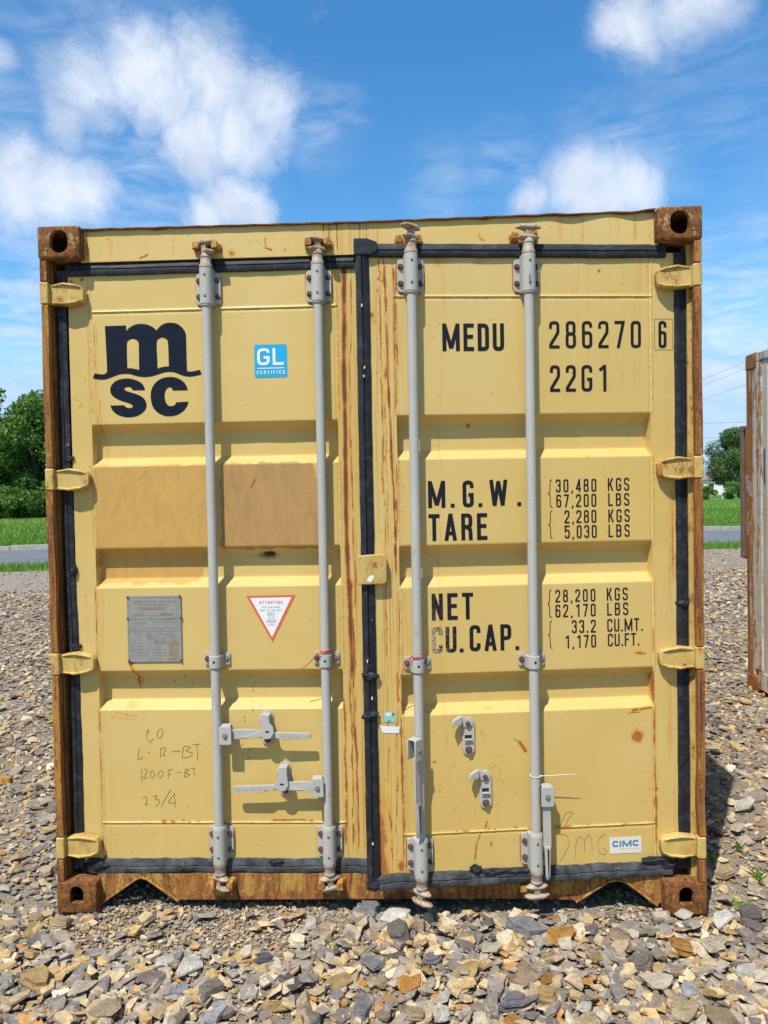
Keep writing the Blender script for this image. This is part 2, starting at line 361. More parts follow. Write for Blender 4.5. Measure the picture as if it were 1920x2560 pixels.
def rrect(x0, x1, z0, z1, r, n=5):
    out = []
    for cx, cz, a0 in ((x1-r, z1-r, 0), (x0+r, z1-r, 90), (x0+r, z0+r, 180), (x1-r, z0+r, 270)):
        for k in range(n+1):
            a = R_(a0+90*k/n); out.append((cx+r*math.cos(a), cz+r*math.sin(a)))
    return out
def vn(x, z, sx, sz, seed):
    """smooth value noise 0..1 on numpy arrays"""
    g = np.random.default_rng(abs(int(seed))).random((64, 64)); X = x*sx; Z = z*sz
    xi = np.floor(X).astype(int); zi = np.floor(Z).astype(int); fx = X-xi; fz = Z-zi
    fx = fx*fx*(3-2*fx); fz = fz*fz*(3-2*fz)
    q = lambda a, c: g[a % 64, c % 64]
    return (q(xi, zi)*(1-fx)+q(xi+1, zi)*fx)*(1-fz)+(q(xi, zi+1)*(1-fx)+q(xi+1, zi+1)*fx)*fz
def set_wear(me, r, g=None, bb=None, soot=None):
    n = len(me.vertices); a = me.attributes.new('wear', 'FLOAT_COLOR', 'POINT')
    z = np.zeros(n); c = np.stack([r, z if g is None else g, z if bb is None else bb, np.ones(n)], -1).astype(np.float32)
    a.data.foreach_set('color', c.ravel())
    if soot is not None:
        s_ = me.attributes.new('soot', 'FLOAT', 'POINT'); s_.data.foreach_set('value', soot.astype(np.float32))
def grid_mesh(name, xs, zs, yf, mats, sharp=25, back=None, keep=None):
    """height field in x,z; yf(X,Z)->depth. Returns mesh, X, Z (flat)"""
    nx, nz = len(xs), len(zs); X, Z = np.meshgrid(xs, zs); X = X.ravel(); Z = Z.ravel()
    X, Z, Y = yf(X, Z)
    i = np.arange(nx-1)[None, :]+np.arange(nz-1)[:, None]*nx
    F = np.stack([i, i+1, i+1+nx, i+nx], -1).reshape(-1, 4)
    V = np.stack([X, Y, Z], -1)
    me = bpy.data.meshes.new(name); me.vertices.add(len(V)); me.vertices.foreach_set('co', V.astype(np.float32).ravel())
    me.loops.add(F.size); me.loops.foreach_set('vertex_index', F.astype(np.int32).ravel())
    me.polygons.add(len(F)); me.polygons.foreach_set('loop_start', np.arange(0, F.size, 4, dtype=np.int32)); me.polygons.foreach_set('loop_total', np.full(len(F), 4, np.int32))
    for m in mats: me.materials.append(m)
    me.update(calc_edges=True); me.polygons.foreach_set('use_smooth', [True]*len(F))
    if sharp: me.set_sharp_from_angle(angle=R_(sharp))
    return me, X, Z
def lines(a, b_, step, extra=()):
    base = list(np.arange(a, b_, step))+[b_]
    for e in extra: base += [e]
    base = sorted(base); out = [base[0]]
    for v in base[1:]:
        if v-out[-1] > .0009: out.append(v)
    return np.array(out)

# ------------------------------------------------------------------ stroke lettering
def fillet(pts, closed=False, n=6):
    """pts: (x,z) or (x,z,r)"""
    out = []; N = len(pts)
    for i, p in enumerate(pts):
        r = p[2] if len(p) > 2 else 0
        if r <= 0 or (not closed and i in (0, N-1)): out.append((p[0], p[1])); continue
        P = Vector(p[:2]); A = Vector(pts[i-1][:2]); B = Vector(pts[(i+1) % N][:2])
        da = (A-P); db = (B-P); la, lb = da.length, db.length; da.normalize(); db.normalize()
        ang = da.angle(db)
        if ang < .05 or ang > 3.1: out.append((p[0], p[1])); continue
        t = min(r/math.tan(ang/2), la*.5 if (closed or 0 < i-1 or (len(pts[i-1]) > 2 and pts[i-1][2] > 0)) else la*.98, lb*.5 if (len(pts[(i+1) % N]) > 2 and pts[(i+1) % N][2] > 0) else lb*.98)
        q0 = P+da*t; q1 = P+db*t
        for k in range(n+1):
            u = k/n; q = q0*(1-u)**2+P*2*u*(1-u)+q1*u*u
            # pull the curve outward a little so it reads as an arc
            q = q+(P-q)*.12*(4*u*(1-u))
            out.append((q.x, q.y))
    return out
GW = dict(zip('0123456789', [.40]*10)); GW['1'] = .26
GW.update({c: .42 for c in 'BCDEFGHKLNOPRSTUVXYZ'}); GW.update({'A': .46, 'E': .39, 'F': .38, 'L': .37, 'M': .64, 'W': .66, 'I': .14, 'J': .36, '.': .15, ',': .15, ' ': .26, '-': .24, '/': .34, ':': .15})
def glyph(ch, w, t):
    h = t/2; L, R, B, T = h, w-h, h, 1-h; rr = (w-t)*.5; r = rr
    C = lambda *p: (list(p), True)
    O = lambda *p: (list(p), False)
    g = {
     '0': [C((L, B, r), (R, B, r), (R, T, r), (L, T, r))],
     '1': [O((R, 0), (R, 1)), O((0, .80), (R, .95))],
     '2': [O((L, .72), (L, T, r), (R, T, r), (R, .58, .25), (L, .14, .04), (L, B), (w, B))],
     '3': [O((L, .76), (L, T, r), (R, T, r), (R, .54, r*.8), (w*.42, .53)), O((w*.42, .53), (R, .52, r*.8), (R, B, r), (L, B, r), (L, .24))],
     '4': [O((R*.86, 0), (R*.86, 1)), O((R*.86, .97), (h, .25)), O((0, .25), (w, .25))],
     '5': [O((w, T), (L, T), (L, .47)), O((L, .50), (L+.01, .62, .06), (R, .62, r), (R, B, r), (L, B, r), (L, .24))],
     '6': [O((R, .76), (R, T, r), (L, T, r), (L, B, r), (R, B, r), (R, .57, r), (L, .57, r), (L, .44))],
     '7': [O((0, T), (R, T), (w*.34, 0))],
     '8': [C((L+.01, .53, r), (R-.01, .53, r), (R-.01, T, r), (L+.01, T, r)), C((L, B, r), (R, B, r), (R, .53, r), (L, .53, r))],
     '9': [O((L, .24), (L, B, r), (R, B, r), (R, T, r), (L, T, r), (L, .43, r), (R, .43, r), (R, .56))],
     'A': [O((h*.9, 0), (w/2, 1)), O((w-h*.9, 0), (w/2, 1)), O((w*.22, .27), (w*.78, .27))],
     'B': [O((L, 0), (L, 1)), O((L, T), (R-.01, T, r), (R-.01, .53, r), (L, .53)), O((L, .53), (R, .53, r), (R, B, r), (L, B))],
     'C': [O((R, .70), (R, T, r), (L, T, r), (L, B, r), (R, B, r), (R, .30))],
     'D': [C((L, B), (R, B, r*1.2), (R, T, r*1.2), (L, T))],
     'E': [O((w, T), (L, T), (L, B), (w, B)), O((L, .52), (w*.92, .52))],
     'F': [O((w, T), (L, T), (L, 0)), O((L, .52), (w*.88, .52))],
     'G': [O((R, .72), (R, T, r), (L, T, r), (L, B, r), (R, B, r), (R, .46), (w*.52, .46))],
     'H': [O((L, 0), (L, 1)), O((R, 0), (R, 1)), O((L, .52), (R, .52))],
     'I': [O((w/2, 0), (w/2, 1))],
     'J': [O((R, 1), (R, B, r), (L, B, r), (L, .3))],
     'K': [O((L, 0), (L, 1)), O((w-h*.8, 1), (L+t*.6, .42)), O((L+w*.28, .58), (w-h*.7, 0))],
     'L': [O((L, 1), (L, B), (w, B))],
     'M': [O((L, 0), (L, 1)), O((R, 0), (R, 1)), O((L, 1-h*.3), (w/2, .10)), O((R, 1-h*.3), (w/2, .10))],
     'N': [O((L, 0), (L, 1)), O((R, 0), (R, 1)), O((L, 1-h), (R, h))],
     'O': [C((L, B, r), (R, B, r), (R, T, r), (L, T, r))],
     'P': [O((L, 0), (L, T), (R, T, r), (R, .47, r), (L, .47))],
     'R': [O((L, 0), (L, T), (R, T, r), (R, .50, r), (L, .50)), O((w*.50, .50), (R-.01, .40, .06), (R, .25), (R+.005, 0))],
     'S': [O((R, .74), (R, T, r), (L, T, r), (L, .56, r*.8), (R, .44, r*.8), (R, B, r), (L, B, r), (L, .26))],
     'T': [O((0, T), (w, T)), O((w/2, 0), (w/2, T))],
     'U': [O((L, 1), (L, B, r), (R, B, r), (R, 1))],
     'V': [O((h*.8, 1), (w/2, 0)), O((w-h*.8, 1), (w/2, 0))],
     'W': [O((h*.8, 1), (w*.27, .03)), O((w*.27, .03), (w/2, .95)), O((w/2, .95), (w*.73, .03)), O((w*.73, .03), (w-h*.8, 1))],
     'X': [O((h, 0), (w-h, 1)), O((h, 1), (w-h, 0))],
     'Y': [O((h, 1), (w/2, .45)), O((w-h, 1), (w/2, .45)), O((w/2, .5), (w/2, 0))],
     '.': [O((w/2, 0), (w/2, max(t, .14)))], ',': [O((w/2+.02, .11), (w/2-.02, -.10))],
     '-': [O((0, .5), (w, .5))], '/': [O((0, 0), (w, 1))], ' ': [],
    }
    return [(fillet(p, c), c) for p, c in g.get(ch, [])]
def ribbon(mb, pts, t, closed, yf, k=0):
    P = [Vector(p) for p in pts]; Q = [P[0]]
    for p in P[1:]:
        if (p-Q[-1]).length > 1e-5: Q.append(p)
    if closed and (Q[0]-Q[-1]).length < 1e-5: Q.pop()
    n = len(Q)
    if n < 2: return
    vs = []
    for i, p in enumerate(Q):
        if closed: a, c = Q[i-1], Q[(i+1) % n]
        else: a, c = Q[max(i-1, 0)], Q[min(i+1, n-1)]
        d1 = (p-a).normalized() if (p-a).length > 1e-9 else (c-p).normalized()
        d2 = (c-p).normalized() if (c-p).length > 1e-9 else d1
        n1 = Vector((-d1.y, d1.x)); n2 = Vector((-d2.y, d2.x)); m = n1+n2
        if m.length < .2: m = n1.copy()
        m.normalize(); s = min(1/max(m.dot(n1), .35), 1.6)*t/2
        for sg in (1, -1):
            q = p+m*s*sg; vs.append((q.x, yf(q.x, q.y)-k*6e-5, q.y))
    fs = []
    for i in range(n if closed else n-1):
        j = (i+1) % n; fs.append((2*i, 2*i+1, 2*j+1, 2*j))
    mb.add(vs, fs)
def text(mb, s, x0, x1, z0, z1, t, yf, wk=1.0, mono=None):
    """fit string s into x0..x1, z0..z1. t = stroke / height"""
    H = z1-z0; ws = [(mono if (mono and c.isdigit()) else GW.get(c, .42)*wk) for c in s]
    tot = sum(ws)*H; gap = (x1-x0-tot)/max(len(s)-1, 1)
    if gap < .05*H:
        f = (x1-x0)/(tot+.09*H*max(len(s)-1, 1)); ws = [w*f for w in ws]; gap = .09*H*f
    x = x0; k = 0
    for c, w in zip(s, ws):
        if c == '1' and mono: off, w_ = (w-.26)/2, .26
        else: off, w_ = 0, w
        for pts, cl in glyph(c, w_, t):
            P = [(x+(off+px)*H, z0+pz*H) for px, pz in pts]
            if c == '.': ribbon(mb, P, max(t, .14)*H, cl, yf, k)
            else: ribbon(mb, P, t*H, cl, yf, k)
            k = (k+1) % 4
        x += w*H+gap
def poly_fill(mb, outer, holes, yf):
    ls = [[Vector((x, z, 0)) for x, z in outer]]+[[Vector((x, z, 0)) for x, z in h] for h in holes]
    tris = geometry.tessellate_polygon(ls); flat = [p for l in ls for p in l]
    mb.add([(p.x, yf(p.x, p.y), p.y) for p in flat], [t for t in tris])
def smooth_poly(p, n=3):
    """Catmull-Rom closed, keeping sharp corners"""
    N = len(p); out = []
    P = [Vector(q) for q in p]
    def corner(i):
        a = (P[i]-P[i-1]); c = (P[(i+1) % N]-P[i]); return a.angle(c) > R_(48)
    cr = [corner(i) for i in range(N)]
    for i in range(N):
        p0, p1, p2, p3 = P[i-1], P[i], P[(i+1) % N], P[(i+2) % N]
        m1 = (p2-p1)*.5 if cr[i] else (p2-p0)*.5; m2 = (p2-p1)*.5 if cr[(i+1) % N] else (p3-p1)*.5
        for k in range(n):
            u = k/n; q = p1*(2*u**3-3*u**2+1)+m1*(u**3-2*u**2+u)+p2*(-2*u**3+3*u**2)+m2*(u**3-u**2)
            out.append((q.x, q.y))
    return out

# ------------------------------------------------------------------ corner casting (hollow, with holes)
def bool_apply(o, cutters):
    for c in cutters:
        m = o.modifiers.new('b', 'BOOLEAN'); m.operation = 'DIFFERENCE'; m.object = c; m.solver = 'EXACT'
    dg = bpy.context.evaluated_depsgraph_get(); dg.update()
    me = bpy.data.meshes.new_from_object(o.evaluated_get(dg))
    for x in cutters+[o]: 
        d_ = x.data; bpy.data.objects.remove(x)
    return me
def slot(w, h, n=8, arch=False):
    if arch:
        r = w/2; out = [(-r, -h/2), (r, -h/2)]
        for k in range(n+1): a = R_(180*k/n); out.append((r*math.cos(a), h/2-r+r*math.sin(a)))
        return out
    r = w/2*.95; return rrect(-w/2, w/2, -h/2, h/2, r, n)
def casting_mesh(name, mt, w, h, dpt, arch, hx, hz, hw, hh, top):
    """box x 0..w (0 = outer side), y 0..dpt, z 0..h; hole in front face, outer side and top or bottom"""
    a = MB(); a.box(0, w, 0, dpt, 0, h); oa = link('c', a.mesh('c', mt, 0))
    bv = oa.modifiers.new('v', 'BEVEL'); bv.width = .009; bv.segments = 3
    i = MB(); i.box(.022, w-.012, .022, dpt-.02, .02, h-.02); oi = link('i', i.mesh('i', mt, 0))
    f = MB(); f.prism([(hx+x, hz+z) for x, z in slot(hw, hh, 8, arch)], -.02, .06); of = link('f', f.mesh('f', mt, 0))
    s_ = MB(); s_.prism(slot(.062, .082), -.02, .06, lambda v: Vector((v.y, dpt/2+v.x, h/2+v.z))); os_ = link('s', s_.mesh('s', mt, 0))
    t = MB(); zc = h if top else 0
    t.prism(slot(.062, .118), -.05, .05, lambda v: Vector((w/2+v.x, dpt/2+v.z, zc+v.y))); ot = link('t', t.mesh('t', mt, 0))
    me = bool_apply(oa, [oi, of, os_, ot]); me.name = name
    me.materials.clear(); me.materials.append(mt)
    me.polygons.foreach_set('use_smooth', [True]*len(me.polygons)); me.set_sharp_from_angle(angle=R_(35))
    return me
cast_top = casting_mesh('corner_casting', MCAST, .160, .120, .178, False, .082, .062, .068, .084, True)
cast_bot = casting_mesh('corner_casting', MCASTB, .155, .120, .178, True, .078, .073, .053, .066, False)
def put_casting(me, parent, x, y, z, mx=1, my=1, mt=None):
    o = link('corner_casting', me, parent, (x, y, z)); o.scale = (mx, my, 1)
    if mt: 
        o.material_slots[0].link = 'OBJECT'; o.material_slots[0].material = mt
    return o

# ------------------------------------------------------------------ shell of a container (walls, roof, rails, posts)
LEN = 6.058
def corr(x, per=.278, flat=.07, slope=.069):
    u = (x % per)/per*per
    a, s_, f2 = flat, slope, per-flat-2*slope
    return np.where(u < a, 0.0, np.where(u < a+s_, (u-a)/s_, np.where(u < a+s_+f2, 1.0, 1-(u-a-s_-f2)/s_)))
def side_wall(parent, xs_, H, mt, sgn, name='side_wall', y0=.17, y1=LEN-.17):
    ys = []; y = y0
    while y < y1:
        for d_ in (0, .07, .139, .209): ys.append(min(y+d_, y1))
        y += .278
    ys = np.array(sorted(set(ys)))
    c = corr(ys-y0); m = MB(); n = len(ys)
    vs = [(xs_-sgn*.036*c[i], ys[i], z) for i in range(n) for z in (.15, H-.06)]
    fs = [(2*i, 2*i+1, 2*i+3, 2*i+2) for i in range(n-1)]
    m.add(vs, fs); return m.build(name, mt, parent, smooth=20)
def shell(parent, H, mside, mrail, mroof, front_end=True):
    for s_ in (-1, 1):
        side_wall(parent, s_*1.205, H, mside, s_)
        m = MB(); m.box(*sorted((s_*1.214, s_*1.165)), .178, LEN-.178, H-.075, H-.012); m.build('top_rail', mrail, parent, bevel=.004)
        m = MB(); m.box(*sorted((s_*1.212, s_*1.150)), .178, LEN-.178, .03, .165); m.build('bottom_rail', mrail, parent, bevel=.004)
    m = MB(); ys = np.arange(.10, LEN-.05, .105); n = len(ys)
    zz = [H-.030+.018*(i % 2) for i in range(n)]
    m.add([(x, ys[i], zz[i]) for i in range(n) for x in (-1.17, 1.17)], [(2*i, 2*i+1, 2*i+3, 2*i+2) for i in range(n-1)]); m.build('roof', mroof, parent, smooth=0)
    m = MB(); m.box(-1.15, 1.15, .07, LEN-.03, .10, .15); m.build('floor', MHOLE, parent)
    for k in range(9):
        m = MB(); m.box(-1.15, 1.15, .45+k*.62, .50+k*.62, .035, .098); m.build('cross_member', MPOST, parent)
    m = MB(); m.box(-1.165, 1.165, LEN-.07, LEN-.02, .15, H-.03); m.build('front_wall', mside, parent)
    m = MB()
    for s_ in (-1, 1): 
        m = MB(); m.box(*sorted((s_*1.214, s_*1.10)), LEN-.13, LEN-.008, .12, H-.12); m.build('corner_post', mrail, parent, bevel=.006)

# ------------------------------------------------------------------ the yellow container
box = empty('shipping_container', (0, 0, 0))
tag(box, 'weathered yellow steel freight container with closed double doors facing the camera', 'shipping container')
shell(box, 2.591, MY, MPOST, MPOST)
for x, mx in ((-1.2195, 1), (1.2195, -1)):
    put_casting(cast_top, box, x, 0, 2.471, mx); put_casting(cast_bot, box, x, 0, 0.0, mx)
    put_casting(cast_top, box, x, LEN, 2.471, mx, -1); put_casting(cast_bot, box, x, LEN, 0.0, mx, -1)

def streak(mask, X, Z, pts, w, s_, seed=0, wig=.004, ragged=.5):
    pts = sorted(pts, key=lambda p: p[1]); zz = [p[1] for p in pts]; xx = [p[0] for p in pts]
    xc = np.interp(Z, zz, xx)+(vn(Z*0, Z, 1, 14, seed+1)-.5)*wig*2+(vn(Z*0, Z, 1, 70, seed+2)-.5)*wig*.8
    ww = w*(1+ragged*(vn(Z*0, Z, 1, 30, seed+3)*2-1))
    fade = np.clip((Z-zz[0])/.05, 0, 1)*np.clip((zz[-1]-Z)/.02+.5, 0, 1)
    m = s_*np.exp(-np.abs((X-xc)/ww)**2.2)*fade*(.75+.5*vn(Z*0, Z, 1, 22, seed+5))
    np.maximum(mask, m, out=mask)
def spot(mask, X, Z, x, z, r, s_, seed=0, ez=1.0):
    d_ = np.sqrt((X-x)**2+((Z-z)/ez)**2)/r
    d_ = d_*(1+.5*(vn(X, Z, 90, 90, seed+9)-.5)); s_ = s_*(.72 if r < .0085 else .92)
    np.maximum(mask, s_*np.clip(1.3-d_, 0, 1), out=mask)
def seg(mask, X, Z, p, q, w, s_):
    p = np.array(p); q = np.array(q); d_ = q-p; L2 = (d_**2).sum()
    t = np.clip(((X-p[0])*d_[0]+(Z-p[1])*d_[1])/L2, 0, 1)
    dist = np.hypot(X-(p[0]+t*d_[0]), Z-(p[1]+t*d_[1]))
    np.maximum(mask, s_*np.exp(-(dist/w)**2), out=mask)


def plate_marks(ru, X, Z, xs_):
    for x in xs_:
        for z0, z1 in ((2.296, 2.414), (.196, .314)):
            x0, x1 = x-.050, x+.050
            for p, q in (((x0, z0+.01), (x0, z1-.01)), ((x1, z0+.01), (x1, z1-.01)), ((x0+.01, z0-.002), (x1-.01, z0-.002))): seg(ru, X, Z, p, q, .0030, .85)
            streak(ru, X, Z, [(x-.044, z0), (x-.045, z0-.05)], .004, .5, int(x*99)); streak(ru, X, Z, [(x+.046, z0), (x+.045, z0-.035)], .004, .45, int(x*77))
def set_drip(me, d_):
    a = me.attributes.new('drip', 'FLOAT', 'POINT'); a.data.foreach_set('value', d_.astype(np.float32))
# door panels -------------------------------------------------------------
GRO = [(1.6965, 1.856), (1.232, 1.3835), (.762, .912)]
DZ0, DZ1 = .168, 2.44
def dent(X, Z, seed=0):
    X = np.asarray(X, float); Z = np.asarray(Z, float)
    return .0030*(vn(X+5, Z+5, 4.2, 3.1, 40+seed)-.5)+.0011*(vn(X+5, Z+5, 11, 9, 50+seed)-.5)
def groove(z):
    g = np.zeros_like(z)
    for zb, zt in GRO:
        lo, hi = .031, .030
        u = np.clip(np.minimum((z-zb)/lo, (zt-z)/hi), 0, 1)
        g = np.maximum(g, u)
    g = np.clip(g, 0, 1)
    return g+.0*g
def door_field(px0, px1, seed):
    def f(X, Z):
        inside = (X > px0+.0005) & (X < px1-.0005)
        g = groove(Z)
        # soften the fold lines
        g = (groove(Z-.0025)+2*g+groove(Z+.0025))/4
        edge = np.clip(np.minimum((X-px0)/.004, (px1-X)/.004), 0, 1)
        Y = np.where(inside, .043*g*edge, 0)
        amp = 1-np.clip(g*1.2, 0, 1)
        Y = Y+dent(X, Z, seed)
        # weld beads
        for zc in (2.2825, .324):
            Y -= np.where((X > px0-.006) & (X < px1+.006), .0030*np.exp(-((Z-zc)/.0035)**2)*(.7+.6*vn(X+3, Z*0, 90, 1, 3)), 0)
            Y += np.where((X > px0) & (X < px1), .0014*np.exp(-((Z-zc+.008)/.003)**2), 0)
        for xc in (px0, px1):
            Y -= .0022*np.exp(-((X-xc-.002)/.0035)**2)*(.5+1.0*vn(X*0, Z+3, 1, 80, 5))*amp
            Y += .0018*np.exp(-((X-xc+.004)/.002)**2)*amp
        return X, Z, Y
    return f
def finish_door(name, me, parent, loc, rotz, x0, x1):
    o = link(name, me, parent, loc, rotz)
    return o
def add_skirt(me, x0, x1, z0, z1, yb, mt):
    pass
zx = []
for zb, zt in GRO: zx += [zb, zb+.031, zt, zt-.030, zb+.003, zb-.003, zt-.003, zt+.003]
for zc in (2.2825, .324): zx += [zc, zc-.003, zc+.003, zc+.006, zc-.006, zc-.009]
HL = (-1.135, .060); HRr = (1.135, .060); TH = R_(6.0)
# left door
LP0, LP1 = .0785, 1.0185
xs = lines(0.0, 1.128, .0046, [LP0, LP0+.001, LP0+.004, LP0-.003, LP0-.006, LP1, LP1-.001, LP1-.004, LP1+.003, LP1-.006])
zs = lines(DZ0, DZ1, .0046, zx)
me, X, Z = grid_mesh('door', xs, zs, door_field(LP0, LP1, 0), [MY])
ru = np.zeros_like(X); pa = np.zeros_like(X); pb = np.zeros_like(X); so_ = np.zeros_like(X)
streak(ru, X, Z, [(1.052, 2.44), (1.046, 2.07), (1.045, 1.8), (1.042, 1.5), (1.047, 1.24), (1.053, 1.0), (1.056, .86)], .0085, 1.35, 1, .0012, .14)
streak(ru, X, Z, [(1.058, 1.25), (1.062, 1.0), (1.060, .8), (1.066, .5), (1.065, .19)], .0045, 1.0, 5, .003)
streak(ru, X, Z, [(1.048, 1.0), (1.046, .8), (1.048, .55), (1.047, .19)], .004, .85, 9, .003)
streak(ru, X, Z, [(1.078, 2.42), (1.070, 2.1), (1.066, 1.8), (1.067, 1.5), (1.070, 1.3), (1.072, 1.1)], .0035, .85, 13, .003)
streak(ru, X, Z, [(1.030, 2.40), (1.028, 2.0), (1.026, 1.7)], .004, .42, 17)
streak(ru, X, Z, [(1.023, .80), (1.022, .55), (1.016, .2)], .006, .8, 21, .003)
streak(ru, X, Z, [(1.094, 1.0), (1.096, .6), (1.094, .19)], .004, .5, 22, .003)
streak(ru, X, Z, [(1.085, 2.2), (1.088, 1.4)], .003, .35, 23, .004)
streak(ru, X, Z, [(.096, 2.27), (.0965, 2.11), (.0955, 1.93), (.103, 1.856), (.12, 1.74), (.118, 1.70)], .0028, .62, 25, .002)
streak(ru, X, Z, [(.103, 2.25), (.109, 2.16), (.108, 1.92), (.112, 1.85), (.134, 1.74)], .003, .58, 29, .003)
streak(ru, X, Z, [(LP0-.003, 2.28), (LP0-.003, 1.86)], .0030, .52, 33, .001)
streak(ru, X, Z, [(LP0-.004, 1.69), (LP0-.004, 1.39)], .003, .6, 37, .001)
streak(ru, X, Z, [(LP0-.004, 1.23), (LP0-.003, .92)], .0032, .75, 41, .001)
streak(ru, X, Z, [(LP0-.002, .76), (LP0-.002, .19)], .0035, .85, 45, .001)
streak(ru, X, Z, [(.100, 1.22), (.098, .95)], .003, .5, 47)
streak(ru, X, Z, [(.204, .955), (.208, .93), (.217, .90), (.222, .88), (.224, .80)], .0055, .8, 49, .004)
streak(ru, X, Z, [(.215, .94), (.226, .90), (.238, .87), (.238, .81)], .004, .62, 51, .003)
spot(ru, X, Z, .205, .946, .016, 1.1, 3)
spot(ru, X, Z, .20, .775, .030, .45, 4, .6); seg(ru, X, Z, (.14, .752), (.23, .735), .003, .7); seg(ru, X, Z, (.12, .735), (.22, .722), .0025, .6)
seg(ru, X, Z, (.12, .738), (.35, .705), .002, .4)
for k in range(26):
    x = .30+.72*rng.random(); spot(ru, X, Z, x, .329+rng.normal()*.003, .006+.008*rng.random(), .8, k, .6)
seg(ru, X, Z, (.74, .332), (.86, .334), .004, 1.0)
for k in range(18): spot(ru, X, Z, .08+rng.random()*.9, .17+rng.random()**2*.14, .003+.004*rng.random(), .8, k)
for k in range(40): spot(ru, X, Z, rng.random()*1.1, .2+rng.random()*2.2, .002+.0025*rng.random(), .75, k)
for k in range(40): spot(ru, X, Z, 1.02+.1*rng.random(), .2+rng.random()*2.2, .002+.003*rng.random(), .75, k)
spot(ru, X, Z, .054, 2.405, .010, .9, 7); spot(ru, X, Z, .012, 2.40, .010, .8, 8); spot(ru, X, Z, .001, .20, .03, .7, 8)
spot(ru, X, Z, .085, .19, .012, 1.0, 8); spot(ru, X, Z, .078, 2.283, .008, .9, 7)
for x, z in ((.285, 1.848), (.62, 2.03), (.93, 2.285), (.765, 1.66)): spot(ru, X, Z, x, z, .006, .8, 2)
for k in range(20): ru = np.maximum(ru, 0)
# grime along the bottom and under the top gasket
ru = np.maximum(ru, .55*np.clip((.183-Z)/.02, 0, 1))
wig = .012*(vn(X, Z, 40, 40, 2)-.5)
def boxm(x0, x1, z0, z1, s_=.02):
    return np.clip(np.minimum(np.minimum(X+wig-x0, x1-X-wig), np.minimum(Z+wig-z0, z1-Z-wig))/s_+.5, 0, 1)
pa = np.maximum(boxm(LP0+.003, .522, 1.385, 1.698), boxm(LP0+.003, .505+0*X, 1.30, 1.40))
pa = np.maximum(pa, boxm(LP0+.003, .485-.0*X, 1.246, 1.31)*np.clip((.50-(1.30-Z)*.5-X)/.02, 0, 1))
pb = boxm(.565, .938, 1.372, 1.699)*np.clip(((.925+.03)-(np.maximum(Z-1.62, 0)*.5)-X)/.02+.5, 0, 1)
dk = np.zeros_like(X)
for Pq in ([(0.2843, 1.6784), (0.4826, 1.5418), (0.3184, 1.3837), (0.1374, 1.5041)], [(0.7375, 1.665), (0.599, 1.5152), (0.74, 1.3891), (0.9057, 1.52)]):
    for a_, c_ in ((0, 1), (1, 2), (2, 3), (3, 0)):
        seg(dk, X, Z, Pq[a_], Pq[c_], .0022, .46)
seg(dk, X, Z, (.283, 1.676), (.25, 1.64), .0022, .6); seg(dk, X, Z, (.42, 1.588), (.48, 1.542), .0022, .55)
seg(dk, X, Z, (.682, 1.605), (.702, 1.64), .0028, .75); seg(dk, X, Z, (.84, 1.60), (.86, 1.583), .002, .5); seg(dk, X, Z, (.83, 1.452), (.86, 1.474), .002, .5)
spot(so_, X, Z, .745, 1.352, .030, 1.0, 6, .45); so_ = np.maximum(so_, .6*np.exp(-((X-.735)/.06)**2-((Z-1.345)/.022)**2))
for x, z in ((.665, .82), (.638, .73), (.64, .715), (.667, .78), (.672, .755), (.700, .77), (.637, .66), (.630, .62), (.655, .60), (.657, .57), (.648, .57), (.40, .88), (.36, .86), (.50, .85), (.43, .85), (.655, .88), (.675, .85), (.66, .835), (.61, .42), (.79, .64)):
    spot(so_, X, Z, x, z+.003, .0045, .9, int(x*100), 2.2)
so_ = np.maximum(so_, dk)
plate_marks(ru, X, Z, (.541, .958)); set_drip(me, .95*np.clip((X-1.012)/.02, 0, 1)+.55*np.exp(-((X-.100)/.022)**2)*np.clip((2.3-Z)/.1, 0, 1)*.8)
set_wear(me, ru, pa, pb, so_)
doorL = link('door', me, box, (HL[0], HL[1], 0))
tag(doorL, 'left door with brown repainted patches')
# right door (stands a few degrees open); local x from -1.135 to 0
RP0, RP1 = -1.034, -.090
xs = lines(-1.132, 0.0, .0046, [RP0, RP0+.001, RP0+.004, RP0-.003, RP0-.006, RP1, RP1-.001, RP1-.004, RP1+.003, RP1-.006])
me, X, Z = grid_mesh('door', xs, zs, door_field(RP0, RP1, 3), [MY])
ru = np.zeros_like(X); so_ = np.zeros_like(X)
streak(ru, X, Z, [(-1.070, 2.44), (-1.068, 2.3), (-1.066, 2.18), (-1.059, 1.86), (-1.052, 1.68), (-1.047, 1.51), (-1.048, 1.25)], .0045, 1.15, 61, .002)
streak(ru, X, Z, [(-1.090, 2.42), (-1.087, 2.0), (-1.086, 1.6), (-1.079, 1.5), (-1.083, 1.2), (-1.083, .9), (-1.088, .5), (-1.076, .2)], .0035, .85, 65, .003)
streak(ru, X, Z, [(-1.075, 2.1), (-1.073, 1.7), (-1.070, 1.3)], .003, .6, 69, .003)
streak(ru, X, Z, [(-1.0365, 2.39), (-1.0365, 2.1), (-1.0375, 1.85)], .0035, 1.0, 73, .001)
streak(ru, X, Z, [(-1.028, 2.39), (-1.030, 2.25), (-1.028, 2.0)], .0035, .7, 75, .003)
streak(ru, X, Z, [(-1.0375, 1.68), (-1.0375, 1.39)], .003, .85, 77, .001)
streak(ru, X, Z, [(-1.0375, 1.22), (-1.0375, .92)], .003, .7, 81, .001)
streak(ru, X, Z, [(-1.0365, .76), (-1.035, .20)], .004, .95, 85, .001)
streak(ru, X, Z, [(-1.0485, .93), (-1.050, .75), (-1.059, .46), (-1.062, .2)], .003, .85, 89, .003)
